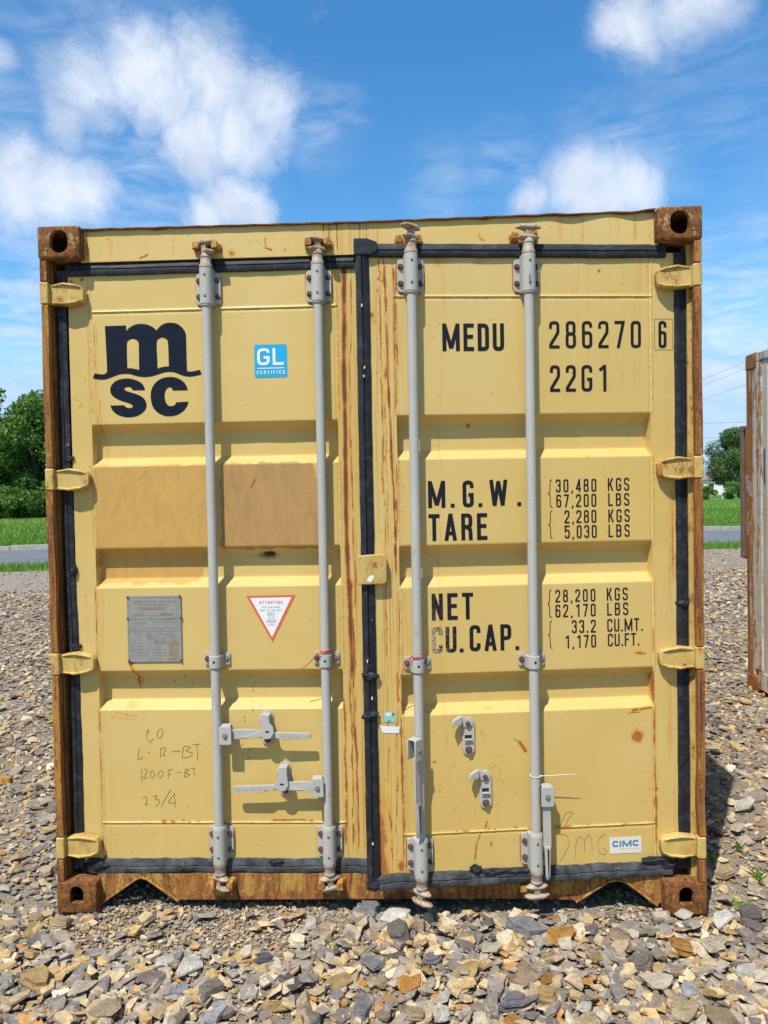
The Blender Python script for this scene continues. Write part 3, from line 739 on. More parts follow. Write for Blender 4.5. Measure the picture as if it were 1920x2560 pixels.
streak(ru, X, Z, [(-1.020, 1.65), (-1.018, 1.3)], .003, .4, 91); streak(ru, X, Z, [(-1.015, 1.22), (-1.012, .95)], .004, .42, 92)
streak(ru, X, Z, [(-.859, 2.43), (-.862, 2.1), (-.877, 1.86), (-.877, 1.7), (-.8855, 1.26), (-.885, 1.0), (-.87, .6)], .007, .30, 93, .003)
for x in (-.125, -.17, -.225, -.30, -.34): streak(ru, X, Z, [(x-.02, 2.44), (x-.03, 1.9)], .006, .26, int(-x*900), .003)
streak(ru, X, Z, [(-.125, 2.43), (-.13, 2.1), (-.14, 1.9)], .008, .32, 98, .003)
streak(ru, X, Z, [(-.010, 1.60), (-.016, 1.45), (-.013, 1.2)], .009, .58, 99, .002); streak(ru, X, Z, [(-.024, 1.3), (-.020, 1.0)], .003, .5, 101)
streak(ru, X, Z, [(-.03, .86), (-.03, .5)], .012, .36, 102, .003); streak(ru, X, Z, [(-.0862, .50), (-.088, .42), (-.085, .2)], .006, .9, 103, .002); streak(ru, X, Z, [(-.09, .9), (-.090, .45)], .003, .8, 104, .001)
streak(ru, X, Z, [(RP1, 1.06), (RP1, .93)], .003, .8, 104, .001)
spot(ru, X, Z, -.154, .655, .030, .95, 12); ru = np.where((np.hypot(X+.154, Z-.655) < .030), np.minimum(ru, .74), ru)
streak(ru, X, Z, [(-.15, .64), (-.148, .60)], .012, .35, 105)
seg(ru, X, Z, (-.600, .648), (-.578, .615), .008, 1.0); seg(ru, X, Z, (-.62, .66), (-.6, .65), .004, .9)
spot(ru, X, Z, -.9185, .588, .009, .95, 3, .6); seg(ru, X, Z, (-.17, .752), (-.10, .760), .008, .75); seg(ru, X, Z, (-.19, .74), (-.14, .745), .003, .9)
spot(ru, X, Z, -.0862, .452, .011, 1.0, 5); spot(ru, X, Z, -.11, .45, .006, .8, 5)
streak(ru, X, Z, [(-.305, .215), (-.307, .185)], .011, .9, 107); spot(ru, X, Z, -.385, .176, .016, 1.0, 2, .6)
seg(ru, X, Z, (-.765, .285), (-.772, .22), .005, .8); seg(ru, X, Z, (-.75, .32), (-.76, .29), .004, .8); seg(ru, X, Z, (-.725, .36), (-.733, .335), .004, .9); seg(ru, X, Z, (-.71, .28), (-.712, .27), .006, .8)
for x, z in ((-.845, .408), (-.70, .45), (-.845, .575), (-.85, .57), (-.735, .68), (-.735, .655), (-.745, .69), (-.70, .56), (-.69, .565), (-.71, .558), (-.675, .54), (-.672, .55), (-.68, .51), (-.665, .505), (-.90, .48), (-.872, .455), (-.81, .44), (-.77, .39), (-.62, .46), (-.667, .60), (-.685, .42), (-.92, .70), (-.90, .50), (-.875, .525), (-.83, .51)):
    spot(ru, X, Z, x, z, .005, .85, int(-x*100), 1.5)
for x, z, r, q in ((-.282, 2.375, .010, .85), (-.10, 2.392, .008, .8), (-.101, 2.33, .006, .7), (-.379, 2.306, .006, .8), (-.38, 2.295, .005, .8), (-1.116, 2.217, .012, 1.0), (-1.109, 2.195, .016, .6), (-1.10, 2.01, .008, .8), (-.754, 2.234, .006, .7), (-.767, 1.818, .010, 1.1), (-.726, 2.41, .02, .45), (-.87, 2.412, .035, .5), (-.33, 1.694, .006, .8), (-.2985, 1.665, .006, .9), (-.1, 1.89, .006, .4),
                   (-.14, .965, .012, .7), (-.09, 1.02, .006, .8), (-.335, 1.705, .005, .8), (-.1, 1.765, .01, .6), (-.105, 1.31, .006, .6), (-1.1, 1.44, .012, .5), (-1.095, 1.58, .010, .5), (-1.1, .53, .006, .9)):
    spot(ru, X, Z, x, z, r, q, int(z*50))
streak(ru, X, Z, [(-.1, 2.39), (-.1, 2.33)], .002, .7, 3); streak(ru, X, Z, [(-.330, 1.71), (-.322, 1.69), (-.32, 1.68)], .003, .8, 3); streak(ru, X, Z, [(-.298, 1.67), (-.299, 1.63)], .003, .65, 3)
seg(ru, X, Z, (-.16, .967), (-.12, .963), .005, .8)
for k in range(26):
    x = -.95+.85*rng.random(); spot(ru, X, Z, x, .329+rng.normal()*.003, .005+.006*rng.random(), .75, k, .6)
seg(ru, X, Z, (-.47, .325), (-.42, .327), .004, 1.0)
for k in range(120): spot(ru, X, Z, -1.125+.09*rng.random(), .2+rng.random()*2.2, .002+.004*rng.random(), .75, k)
for k in range(60): spot(ru, X, Z, -rng.random(), .2+rng.random()*2.2, .0018+.0022*rng.random(), .75, k)
for k in range(14): spot(ru, X, Z, -1.10+.035*rng.random(), 2.30+.10*rng.random(), .004+.005*rng.random(), .8, k)
# heavy rust at the lower free corner
dcor = (X+1.132)/.055+np.clip(Z-.19, 0, 9)/.55*1.0
ru = np.maximum(ru, np.clip(1.25-dcor*(1+.5*(vn(X, Z, 30, 22, 8)-.5)), 0, 1)*np.clip((-1.085-X)/.02+.6, 0, 1))
ru = np.maximum(ru, .95*np.clip((.205-Z+.02*(vn(X, Z*0, 14, 1, 3)-.5))/.03, 0, 1)*np.clip((-.96-X)/.1+.4, 0, 1)); ru = np.maximum(ru, .6*np.clip((.184-Z)/.02, 0, 1))
spot(ru, X, Z, -1.045, .21, .02, 1.0, 3, 1.4)
for p_, q_ in (((-.74, .80), (-.745, .83)), ((-.7, .775), (-.73, .776)), ((-.9, .79), (-.91, .79)), ((-1.10, 1.08), (-1.1, 1.04))): seg(so_, X, Z, p_, q_, .002, .5)
for k in range(30): spot(so_, X, Z, -.9+.8*rng.random(), .85+1.5*rng.random(), .0016, .6, k)
plate_marks(ru, X, Z, (-.976, -.553)); set_drip(me, .95*np.clip((-1.005-X)/.03, 0, 1)+.4*np.exp(-((X+.02)/.02)**2))
set_wear(me, ru, None, None, so_)
doorR = link('door', me, box, (HRr[0], HRr[1], 0), TH)
tag(doorR, 'right door with black weight table, standing slightly open')
def LF(name, mb, m, parent=None, **k): return mb.build(name, m, parent or box, loc=(HL[0], HL[1], 0), **k)
def RF(name, mb, m, parent=None, **k): return mb.build(name, m, parent or box, loc=(HRr[0], HRr[1], 0), rotz=TH, **k)
def chL(name, mb, m, parent, **k): return mb.build(name, m, parent, **k)
# backs of the doors
for o_, x0, x1 in ((doorL, 0, 1.128), (doorR, -1.132, 0)):
    m = MB(); m.box(x0, x0+.006, .0015, .052, DZ0, DZ1); m.box(x1-.006, x1, .0015, .052, DZ0, DZ1); m.box(x0+.006, x1-.006, .0015, .052, DZ0, DZ0+.006); m.box(x0+.006, x1-.006, .0015, .052, DZ1-.006, DZ1); m.box(x0+.006, x1-.006, .047, .052, DZ0+.006, DZ1-.006)
    m.build('door_back', MY, o_)

# lettering on the doors -----------------------------------------------------
yl = lambda x, z: float(dent(np.array([x]), np.array([z]), 0)[0])-.0011
yr = lambda x, z: float(dent(np.array([x]), np.array([z]), 3)[0])-.0011
MM = [(0.1391, 2.229), (0.2194, 2.2296), (0.2211, 2.2069), (0.2292, 2.218), (0.2527, 2.231), (0.2783, 2.234), (0.3036, 2.2297), (0.3264, 2.2177), (0.3367, 2.207), (0.3496, 2.2217), (0.3683, 2.2325), (0.3938, 2.235), (0.419, 2.2289), (0.4393, 2.2102), (0.448, 2.1919), (0.4488, 2.1692), (0.4493, 2.0602), (0.45, 2.0511), (0.4698, 2.0497), (0.4985, 2.0554), (0.5055, 2.0384), (0.4832, 2.0331), (0.4555, 2.0305), (0.428, 2.0371), (0.4051, 2.0468), (0.3821, 2.0505), (0.3589, 2.0479), (0.3356, 2.0412), (0.3123, 2.0353), (0.2845, 2.0333), (0.2568, 2.0376), (0.2338, 2.045), (0.2153, 2.0477), (0.1921, 2.046), (0.1686, 2.0388), (0.1405, 2.029), (0.1171, 2.0272), (0.087, 2.0325), (0.0946, 2.0515), (0.1131, 2.0479), (0.1317, 2.0474), (0.1412, 2.054), (0.1427, 2.0768)]
M1 = [(0.2205, 2.0681), (0.2210, 2.155), (0.228, 2.1726), (0.2444, 2.179), (0.2604, 2.1718), (0.267, 2.155), (0.2657, 2.0601), (0.2529, 2.0641), (0.2344, 2.0677)]
M2 = [(0.3371, 2.063), (0.3355, 2.1567), (0.3414, 2.1742), (0.3578, 2.1806), (0.3737, 2.1734), (0.3793, 2.1574), (0.3803, 2.071), (0.3641, 2.0705), (0.3502, 2.0681)]
SS = [(0.2869, 1.9835), (0.2813, 2.0005), (0.2678, 2.0145), (0.2472, 2.0241), (0.2241, 2.0292), (0.1962, 2.0276), (0.1727, 2.0191), (0.156, 2.0012), (0.1531, 1.9807), (0.1619, 1.9645), (0.1824, 1.9503), (0.2077, 1.9406), (0.2285, 1.9333), (0.2389, 1.9248), (0.2341, 1.9186), (0.221, 1.917), (0.2096, 1.9223), (0.2065, 1.9283), (0.1516, 1.9282), (0.1581, 1.912), (0.174, 1.8957), (0.197, 1.886), (0.2201, 1.8823), (0.248, 1.8849), (0.2715, 1.8958), (0.2868, 1.9114), (0.291, 1.9296), (0.2845, 1.948), (0.2687, 1.9621), (0.2457, 1.9717), (0.2227, 1.9791), (0.209, 1.9849), (0.2068, 1.9909), (0.2139, 1.9966), (0.2255, 1.9973), (0.2361, 1.9916), (0.2382, 1.9842)]
CC = [(0.451, 1.9797), (0.4432, 2.0013), (0.4275, 2.0176), (0.4047, 2.0286), (0.3793, 2.031), (0.3514, 2.0262), (0.3255, 2.0086), (0.311, 1.9839), (0.3079, 1.9543), (0.314, 1.9222), (0.3319, 1.899), (0.357, 1.8857), (0.3824, 1.8829), (0.4103, 1.8882), (0.4338, 1.9036), (0.4472, 1.9215), (0.4522, 1.9364), (0.4055, 1.9348), (0.3997, 1.9249), (0.3857, 1.9206), (0.372, 1.9255), (0.3644, 1.9394), (0.3612, 1.9577), (0.364, 1.9758), (0.3703, 1.9871), (0.3806, 1.9927), (0.3898, 1.9889), (0.3932, 1.9797)]
m = MB(); poly_fill(m, smooth_poly(MM), [smooth_poly(M1), smooth_poly(M2)], yl); poly_fill(m, smooth_poly(SS), [], yl); poly_fill(m, smooth_poly(CC), [], yl)
tag(m.build('logo', MNAVY, doorL, smooth=0), 'large dark navy letters with a wave under the m')
# blue certificate sticker
m = MB(); poly_fill(m, rrect(.7075, .8310, 2.0205, 2.1437, .007), [], lambda x, z: yl(x, z)-.0002)
st = m.build('sticker', MBLUE, doorL, smooth=0); tag(st, 'square blue certificate sticker')
m = MB(); f2 = lambda x, z: yl(x, z)-.0012
text(m, 'GL', .7185, .8185, 2.0655, 2.1295, .165, f2, 1.75); ribbon(m, [(.719, 2.0545), (.8205, 2.0545)], .0035, False, f2)
text(m, 'CERTIFIED', .7165, .8215, 2.0325, 2.0455, .17, f2, 1.3); m.build('print', MWHT, doorL, smooth=0)
# triangular notice
m = MB(); poly_fill(m, [(.6559, 1.1955), (.8444, 1.1965), (.7523, 1.0175)], [], lambda x, z: yl(x, z)-.0002); st = m.build('sticker', MRED, doorL, smooth=0); tag(st, 'red bordered triangular notice pointing down')
m = MB(); poly_fill(m, [(.6705, 1.1872), (.8290, 1.1882), (.7518, 1.0365)], [], lambda x, z: yl(x, z)-.0008); m.build('print', MWHT, doorL, smooth=0)
m = MB(); f3 = lambda x, z: yl(x, z)-.0014
text(m, 'ATTENTION', .7057, .7940, 1.1642, 1.1755, .16, f3, 1.4); m.build('print', MRED, doorL, smooth=0)
m = MB()
for s_, a_, c_, z0, z1 in (('THIS CONTAINER', .7149, .7845, 1.1488, 1.1551), ('MUST BE REPAIRED', .7085, .79, 1.1369, 1.1430), ('ONLY', .739, .7600, 1.1225, 1.1290), ('WITH', .74, .7607, 1.1095, 1.1158), ('CORTEN', .7345, .7660, 1.0955, 1.1020), ('STEEL', .737, .7634, 1.0822, 1.0888)):
    text(m, s_, a_, c_, z0, z1, .16, f3, 1.2)
for a_, c_, z0, z1 in ((.7365, .7625, 1.1205, 1.131), (.7315, .7685, 1.0935, 1.104)): ribbon(m, [(a_, z0), (c_, z0), (c_, z1), (a_, z1)], .0009, True, f3)
m.build('print', MGRYT, doorL, smooth=0)
# marker handwriting
HW = [[(0.2697, 0.6861), (0.2626, 0.6838), (0.2574, 0.6652), (0.2625, 0.6442), (0.2731, 0.6371), (0.2828, 0.651)], [(0.2649, 0.6815), (0.2659, 0.6675)], [(0.3095, 0.6859), (0.2998, 0.6743), (0.3017, 0.6556), (0.311, 0.6518), (0.3208, 0.6695), (0.3189, 0.6858), (0.3096, 0.6896)], [(0.2279, 0.614), (0.222, 0.571), (0.242, 0.5788)], [(0.2594, 0.5975), (0.2696, 0.5951)], [(0.3105, 0.6159), (0.3095, 0.5762)], [(0.3145, 0.6088), (0.3264, 0.6158), (0.3299, 0.6064), (0.3186, 0.5855), (0.3313, 0.5854)], [(0.3541, 0.5993), (0.3869, 0.6014)], [(0.4024, 0.6214), (0.3933, 0.5781), (0.4238, 0.5802), (0.4335, 0.5942), (0.408, 0.6037), (0.427, 0.6152), (0.4024, 0.6214)], [(0.4343, 0.6268), (0.4661, 0.6276)], [(0.452, 0.6267), (0.4537, 0.5638)], [(0.2351, 0.5321), (0.2337, 0.482)], [(0.2435, 0.5297), (0.2539, 0.532), (0.256, 0.5226), (0.2412, 0.4969), (0.26, 0.4992)], [(0.2725, 0.5249), (0.2673, 0.5062), (0.2764, 0.4977), (0.2852, 0.5108), (0.2809, 0.5249), (0.2725, 0.5249)], [(0.3053, 0.5257), (0.2979, 0.5108), (0.3046, 0.4967), (0.3165, 0.506), (0.317, 0.5224), (0.3053, 0.5257)], [(0.3382, 0.5293), (0.3373, 0.4942)], [(0.3382, 0.5283), (0.3547, 0.5315)], [(0.3378, 0.5106), (0.3495, 0.5129)], [(0.3731, 0.5188), (0.3871, 0.5188)], [(0.4038, 0.5313), (0.4007, 0.501)], [(0.4038, 0.5313), (0.4178, 0.5289), (0.4058, 0.5173), (0.422, 0.5102), (0.4007, 0.5)], [(0.4249, 0.5336), (0.4437, 0.5358)], [(0.4376, 0.5335), (0.4406, 0.5031)], [(0.2368, 0.4196), (0.2486, 0.4243), (0.253, 0.4125), (0.2455, 0.3938), (0.2573, 0.3961)], [(0.2769, 0.4265), (0.2911, 0.4288), (0.2836, 0.4148), (0.3, 0.4124), (0.2973, 0.3983), (0.2852, 0.3852)], [(0.3456, 0.4521), (0.3064, 0.3866)], [(0.3617, 0.438), (0.335, 0.4029), (0.3654, 0.4005)], [(0.3594, 0.4403), (0.3626, 0.3841)]]
YS = [[(0.0592, 2.0377), (0.0566, 2.0264), (0.0494, 2.0188)], [(0.0233, 2.0043), (0.0324, 1.9972), (0.0413, 1.9833)], [(0.0085, 1.9795), (0.0127, 1.9611), (0.0148, 1.9542)], [(0.0102, 1.9566), (0.0334, 1.9514), (0.0447, 1.9375), (0.0327, 1.9263), (0.0235, 1.9334)], [(0.0235, 1.9334), (0.0215, 1.9105), (0.0262, 1.8966)], [(0.0425, 1.9421), (0.0281, 1.931)]]
PMG = [[(-0.4527, 0.2985), (-0.4281, 0.2924), (-0.4186, 0.265), (-0.4339, 0.2265), (-0.4539, 0.1982)], [(-0.3956, 0.2074), (-0.394, 0.2539), (-0.3788, 0.2875), (-0.3632, 0.272), (-0.3607, 0.2278)], [(-0.3607, 0.2278), (-0.3592, 0.2718), (-0.3441, 0.2917), (-0.3336, 0.2657), (-0.3325, 0.2239)], [(-0.2797, 0.2925), (-0.2972, 0.2835), (-0.3098, 0.2596), (-0.3053, 0.225), (-0.2905, 0.2144), (-0.2755, 0.221), (-0.2828, 0.2337), (-0.2952, 0.2392)], [(-0.4523, 0.3253), (-0.4421, 0.3542), (-0.427, 0.3804), (-0.4049, 0.3744), (-0.4224, 0.3533), (-0.4351, 0.3245)]]
def open_smooth(p, n=4):
    P = [Vector(p[0])]+[Vector(q) for q in p]+[Vector(p[-1])]; out = []
    for i in range(1, len(P)-2):
        for k in range(n):
            u = k/n; m1 = (P[i+1]-P[i-1])*.4; m2 = (P[i+2]-P[i])*.4
            q = P[i]*(2*u**3-3*u**2+1)+m1*(u**3-2*u**2+u)+P[i+1]*(-2*u**3+3*u**2)+m2*(u**3-u**2); out.append((q.x, q.y))
    out.append(tuple(P[-1])); return out
for data, par, yf, mt_, w_, lab in ((HW, doorL, yl, MPEN, .0016, 'thin handwritten marker notes'), (YS, doorL, yl, MYCH, .0022, 'yellow crayon scribble'), (PMG, doorR, yr, MPENL, .0016, 'faint handwritten capital letters')):
    for k, s_ in enumerate(data):
        m = MB(); ribbon(m, open_smooth(s_), w_, False, yf, k % 3); o = m.build('pen_stroke', mt_, par, smooth=0)
        if k == 0: tag(o, lab)
# weight table
T = [('MEDU', -.8630, -.6371, 2.0860, 2.1850, .145, 0, 0), ('286270', -.4707, -.1270, 2.0931, 2.1923, .112, .39, 0), ('6', -.0605, -.0226, 2.0928, 2.1920, .112, .39, 0), ('22G1', -.4693, -.2528, 1.9353, 2.0320, .118, .39, 0),
 ('M.', -.9247, -.8279, 1.5193, 1.6173, .145, 0, 0), ('G.', -.7983, -.7260, 1.5193, 1.6168, .145, 0, 0), ('W.', -.6983, -.5821, 1.5202, 1.6176, .145, 0, 0), ('TARE', -.9247, -.7092, 1.3993, 1.4968, .145, 0, 0), ('NET', -.9182, -.7654, 1.1095, 1.2070, .145, 0, .2), ('CU.', -.9201, -.8035, .9892, 1.0845, .145, 0, 1), ('CAP.', -.7805, -.5966, .9912, 1.0875, .145, 0, .12),
 ('30,480', -.4530, -.3007, 1.5679, 1.6152, .118, .40, 0), ('KGS', -.2575, -.1764, 1.5696, 1.6171, .118, 0, 0), ('67,200', -.4515, -.3013, 1.5125, 1.5598, .118, .40, 0), ('LBS', -.2568, -.1771, 1.5140, 1.5606, .118, 0, 0), ('2,280', -.4215, -.3020, 1.4534, 1.5007, .118, .40, 0), ('KGS', -.2574, -.1762, 1.4539, 1.5013, .118, 0, 0), ('5,030', -.4213, -.3012, 1.3978, 1.4453, .118, .40, 0), ('LBS', -.2571, -.1769, 1.3987, 1.4455, .118, 0, 0),
 ('28,200', -.4595, -.3085, 1.1625, 1.2088, .118, .40, 0), ('KGS', -.2661, -.1861, 1.1638, 1.2109, .118, 0, 0), ('62,170', -.4597, -.3082, 1.1072, 1.1542, .118, .40, 0), ('LBS', -.2649, -.1848, 1.1082, 1.1553, .118, 0, 0), ('33.2', -.3993, -.3084, 1.0469, 1.0947, .118, .40, 0), ('CU.MT.', -.2654, -.1300, 1.0480, 1.0953, .118, 0, 0), ('1,170', -.4254, -.3082, .9918, 1.0387, .118, .40, 0), ('CU.FT.', -.2638, -.1434, .9938, 1.0404, .118, 0, 0)]
def fin_text(m, name, par, worn):
    o = m.build(name, MTXT, par, smooth=0)
    n = len(o.data.vertices); a = o.data.attributes.new('worn', 'FLOAT', 'POINT')
    co = np.zeros(n*3); o.data.vertices.foreach_get('co', co); co = co.reshape(-1, 3)
    if worn == 1: w_ = np.clip(.56-(co[:, 0]+.92)*3.2, .15, 1)
    elif worn > 0: w_ = np.clip(.28-(co[:, 0]+.92)*1.2, 0, 1)+np.clip((1.14-co[:, 2])*3, 0, .1)
    else: w_ = np.zeros(n)
    a.data.foreach_set('value', w_.astype(np.float32)); return o
for s_, a_, c_, z0, z1, t_, mono, worn in T:
    m = MB(); text(m, s_, a_, c_, z0, z1, t_, yr, 1.0, mono or None); fin_text(m, 'lettering', doorR, worn)
m = MB(); ribbon(m, [(-.0748, 2.0863), (-.0748, 2.1985), (-.0062, 2.1985), (-.0062, 2.0863)], .0013, True, yr); fin_text(m, 'lettering', doorR, 0)
for a_, c_, z0, z1 in ((-.4803, -.4656, 1.5122, 1.6154), (-.4805, -.4670, 1.3974, 1.5008), (-.4879, -.4735, 1.1067, 1.2101), (-.4871, -.4727, .9920, 1.0951)):
    zm = (z0+z1)/2; xm = a_+.006; m = MB()
    ribbon(m, fillet([(c_, z1), (xm+.001, z1-.005, .004), (xm, zm+.006, .004), (a_, zm), (xm, zm-.006, .004), (xm+.001, z0+.005, .004), (c_, z0)]), .0028, False, yr); fin_text(m, 'lettering', doorR, 0)
# maker's sticker, teal tag, torn paper
m = MB(); poly_fill(m, [(-.2659, .2781), (-.1439, .277), (-.1435, .2143), (-.2646, .2155)], [], lambda x, z: yr(x, z)-.0002); tag(m.build('sticker', MCREAM, doorR, smooth=0), 'cream sticker with blue capital letters')
m = MB(); text(m, 'CIMC', -.2552, -.1547, .2410, .2640, .27, lambda x, z: yr(x, z)-.0012, 2.4); m.build('print', MCBLUE, doorR, smooth=0)
m = MB(); text(m, 'WWW.CIMC.COM', -.228, -.1545, .2300, .2345, .2, lambda x, z: yr(x, z)-.0012, 1.3); m.build('print', MGRYT, doorR, smooth=0)
m = MB(); poly_fill(m, [(-1.0992, .7825), (-1.058, .7777), (-1.0601, .74), (-1.1008, .7439)], [], lambda x, z: yr(x, z)-.0006); tag(m.build('sticker', MTEAL, doorR, smooth=0), 'small teal tag')
m = MB(); poly_fill(m, rrect(-1.094, -1.072, .764, .778, .004), [], lambda x, z: yr(x, z)-.0012); m.build('print', MCREAM, doorR, smooth=0)
m = MB(); ribbon(m, [(-1.068, .762), (-1.068, .776), (-1.062, .772), (-1.068, .768)], .002, False, lambda x, z: yr(x, z)-.0014); text(m, 'AV', -1.085, -1.076, .744, .751, .2, lambda x, z: yr(x, z)-.0014); fin_text(m, 'print', doorR, 0)
m = MB(); poly_fill(m, [(-1.1175, .733), (-1.098, .729), (-1.0429, .7241), (-1.0456, .7003), (-1.085, .702), (-1.1074, .705), (-1.112, .722)], [], lambda x, z: yr(x, z)-.0006); tag(m.build('sticker', MWHT, doorR, smooth=0), 'torn white paper strip')

# data plate -----------------------------------------------------------------
m = MB(); m.prism(rrect(.1955, .4055, .946, 1.2015, .006, 3), -.0045, -.0008)
pl = LF('data_plate', m, MPLATE, box, smooth=25, bevel=.0012); tag(pl, 'grey riveted metal data plate')
m = MB(); fp = lambda x, z: -.0062
for a_ in ([(.199, 1.1965), (.402, 1.1965), (.402, 1.117), (.199, 1.117)], [(.199, 1.113), (.401, 1.113), (.401, .9505), (.199, .9505)]):
    ribbon(m, fillet([(x, z, .008) for x, z in a_], True), .0016, True, fp)
for a_, c_, z in ((.199, .401, 1.081), (.199, .401, 1.067), (.240, .340, 1.1595), (.219, .262, 1.1365), (.322, .376, 1.1365), (.285, .350, 1.044), (.285, .346, 1.035), (.352, .392, 1.046)): ribbon(m, [(a_, z), (c_, z)], .0014, False, fp)
ribbon(m, [(.296, 1.112), (.296, 1.082)], .0014, False, fp)
text(m, 'APPROVED FOR TRANSPORT', .222, .383, 1.178, 1.187, .15, fp, 1.2); text(m, 'UNDER CUSTOMS SEAL', .240, .362, 1.166, 1.1745, .15, fp, 1.2)
text(m, 'CSC SAFETY APPROVAL', .232, .376, 1.051, 1.060, .15, fp, 1.2)
for z, a_, c_ in ((1.128, .265, .318), (1.122, .27, .31), (1.104, .216, .262), (1.098, .22, .268), (1.091, .218, .262), (1.103, .302, .385), (1.094, .302, .39), (1.073, .205, .395), (1.022, .206, .262), (1.010, .206, .256), (.998, .206, .268), (.987, .206, .275), (.975, .206, .268), (.965, .206, .255), (.998, .29, .34), (.986, .29, .344), (.975, .29, .338), (1.022, .362, .388), (.985, .364, .388), (.978, .364, .388)):
    x = a_
    while x < c_:
        w_ = .0012+.002*rng.random(); ribbon(m, [(x, z), (x+w_, z+rng.normal()*.0012)], .0028*rng.random()+.001, False, fp); x += w_+.0022+(.003 if rng.random() < .15 else 0)
m.build('embossing', MEMB, pl, smooth=0)
for a_, c_, z0, z1 in ((.245, .339, 1.1485, 1.1575), (.221, .262, 1.125, 1.134), (.322, .374, 1.126, 1.1345), (.268, .300, 1.035, 1.043), (.300, .345, 1.018, 1.033), (.355, .39, .955, 1.03), (.34, .38, 1.112, 1.118)):
    m = MB(); poly_fill(m, rrect(a_, c_, z0, z1, .002, 2), [], lambda x, z: -.0052); m.build('stamped_field', MPLRUST, pl, smooth=0)
def hexbolt(name, mt, r=.0085, h=.007):
    m = MB(); pts = [(r*math.cos(R_(60*k+10)), r*math.sin(R_(60*k+10))) for k in range(6)]
    m.prism(pts, -h, 0); pts = [(r*1.28*math.cos(R_(30*k)), r*1.28*math.sin(R_(30*k))) for k in range(12)]; m.prism(pts, -.0015, .0005)
    m.prism([(r*.72*math.cos(R_(45*k)), r*.72*math.sin(R_(45*k))) for k in range(8)], -h-.0018, -h+.001)
    return m.mesh(name, mt, 0)
BOLT = hexbolt('bolt', MBOLT); BOLTG = hexbolt('bolt', MBOLTG, .008, .005); RIVET = hexbolt('rivet', MBOLT, .0038, .003)
BIGB = hexbolt('bolt', MBOLT, .0105, .009)
def dup(me, name, par, loc, roty=0):
    o = link(name, me, par, loc); o.rotation_euler = (0, roty, 0); return o
for x, z in ((.200, 1.196), (.401, 1.1975), (.199, 1.115), (.404, 1.116), (.200, .952), (.401, .952)): dup(RIVET, 'rivet', pl, (x, -.0045, z), rng.random())

# gaskets --------------------------------------------------------------------
def hgasket(x0, x1, z0, z1, front, seed, par=None, rough=.001, n=90):
    h = z1-z0; prof = [(z0, .0), (z0+.02*h, -front*.75), (z0+.18*h, -front), (z0+.42*h, -front*.92), (z0+.48*h, -front*.55), (z0+.54*h, -front*.85), (z0+.86*h, -front*.62), (z0+h, -front*.30), (z0+h, 0)]
    xs_ = np.linspace(x0, x1, n); m = MB(); vs = []
    for i, x in enumerate(xs_):
        for z, y in prof:
            dz = (vn(np.array([x]), np.array([z*.3]), 16, 9, seed)[0]-.5)*2*rough+(vn(np.array([x]), np.array([z]), 70, 40, seed+1)[0]-.5)*rough
            dy = (vn(np.array([x]), np.array([z]), 22, 40, seed+2)[0]-.5)*2*rough
            vs.append((x, y+dy*(1 if y < -.001 else 0), z+dz))
    k = len(prof); fs = [(i*k+j, i*k+j+1, (i+1)*k+j+1, (i+1)*k+j) for i in range(n-1) for j in range(k-1)]
    fs = [f[::-1] for f in fs]+[tuple(range(k))[::-1], tuple((n-1)*k+j for j in range(k))]
    m.add(vs, fs); return m
def vgasket(x0, x1, z0, z1, front, seed, rough=.001, n=150, lean=None):
    m = hgasket(z0, z1, x0, x1, front, seed, None, rough, n); m.v = [(z+(lean(x) if lean else 0), y, x) for x, y, z in m.v]; m.f = [f[::-1] for f in m.f]; return m
def gwear(o, fn):
    co = np.zeros(len(o.data.vertices)*3); o.data.vertices.foreach_get('co', co); co = co.reshape(-1, 3); set_wear(o.data, fn(co[:, 0], co[:, 1], co[:, 2]))
LF('gasket', hgasket(-.004, 1.090, 2.4175, 2.4665, .013, 1), MRUB, smooth=40)
g = LF('gasket', hgasket(.020, 1.12, .132, .186, .014, 5, None, .0046, 160), MRUBG, smooth=40); gwear(g, lambda x, y, z: .10+.2*(np.abs(x-1.08) < .05))
g = LF('gasket', vgasket(-.037, -.001, .15, 2.44, .010, 9, .0012, 120, lambda z: .006*math.sin(z*2.3)), MRUB, smooth=40)
RF('gasket', hgasket(-1.13, -.035, 2.4205, 2.4695, .016, 11), MRUB, smooth=40)
g = RF('gasket', vgasket(-1.1725, -1.124, .150, 2.467, .018, 15, .0007, 170), MRUB, smooth=40)
g = RF('gasket', hgasket(-1.165, -.03, .128, .182, .017, 21, None, .0046, 170), MRUBG, smooth=40); gwear(g, lambda x, y, z: .14+.12*((x < -.9)) )
g = RF('gasket', vgasket(-.001, .052, .15, 2.44, .010, 25, .0012, 120), MRUB, smooth=40)
m = MB(); m.prism([(-1.178, 2.425), (-1.178, 2.484), (-1.13, 2.484), (-1.095, 2.472), (-1.09, 2.44), (-1.12, 2.425)], -.021, -.004); RF('gasket_corner', m, MRUB, bevel=.004, smooth=40)
def lump(par, cx, cy, cz, rx, ry, rz, seed, mt=MRUB, name='rubber_patch'):
    bm = bmesh.new(); bmesh.ops.create_icosphere(bm, subdivisions=3, radius=1)
    for v in bm.verts:
        c = v.co.copy(); k = 1+.55*(vn(np.array([c.x*2+5]), np.array([c.z*2+c.y+5]), 1.7, 1.9, seed)[0]-.5)+.4*(vn(np.array([c.x*5+9]), np.array([c.z*5+c.y*3+9]), 1.5, 1.7, seed+1)[0]-.5)
        v.co = Vector((c.x*rx*k, c.y*ry*k, c.z*rz*k))
    me = bpy.data.meshes.new(name); bm.to_mesh(me); bm.free(); me.materials.append(mt)
    return link(name, me, par, (cx, cy, cz))
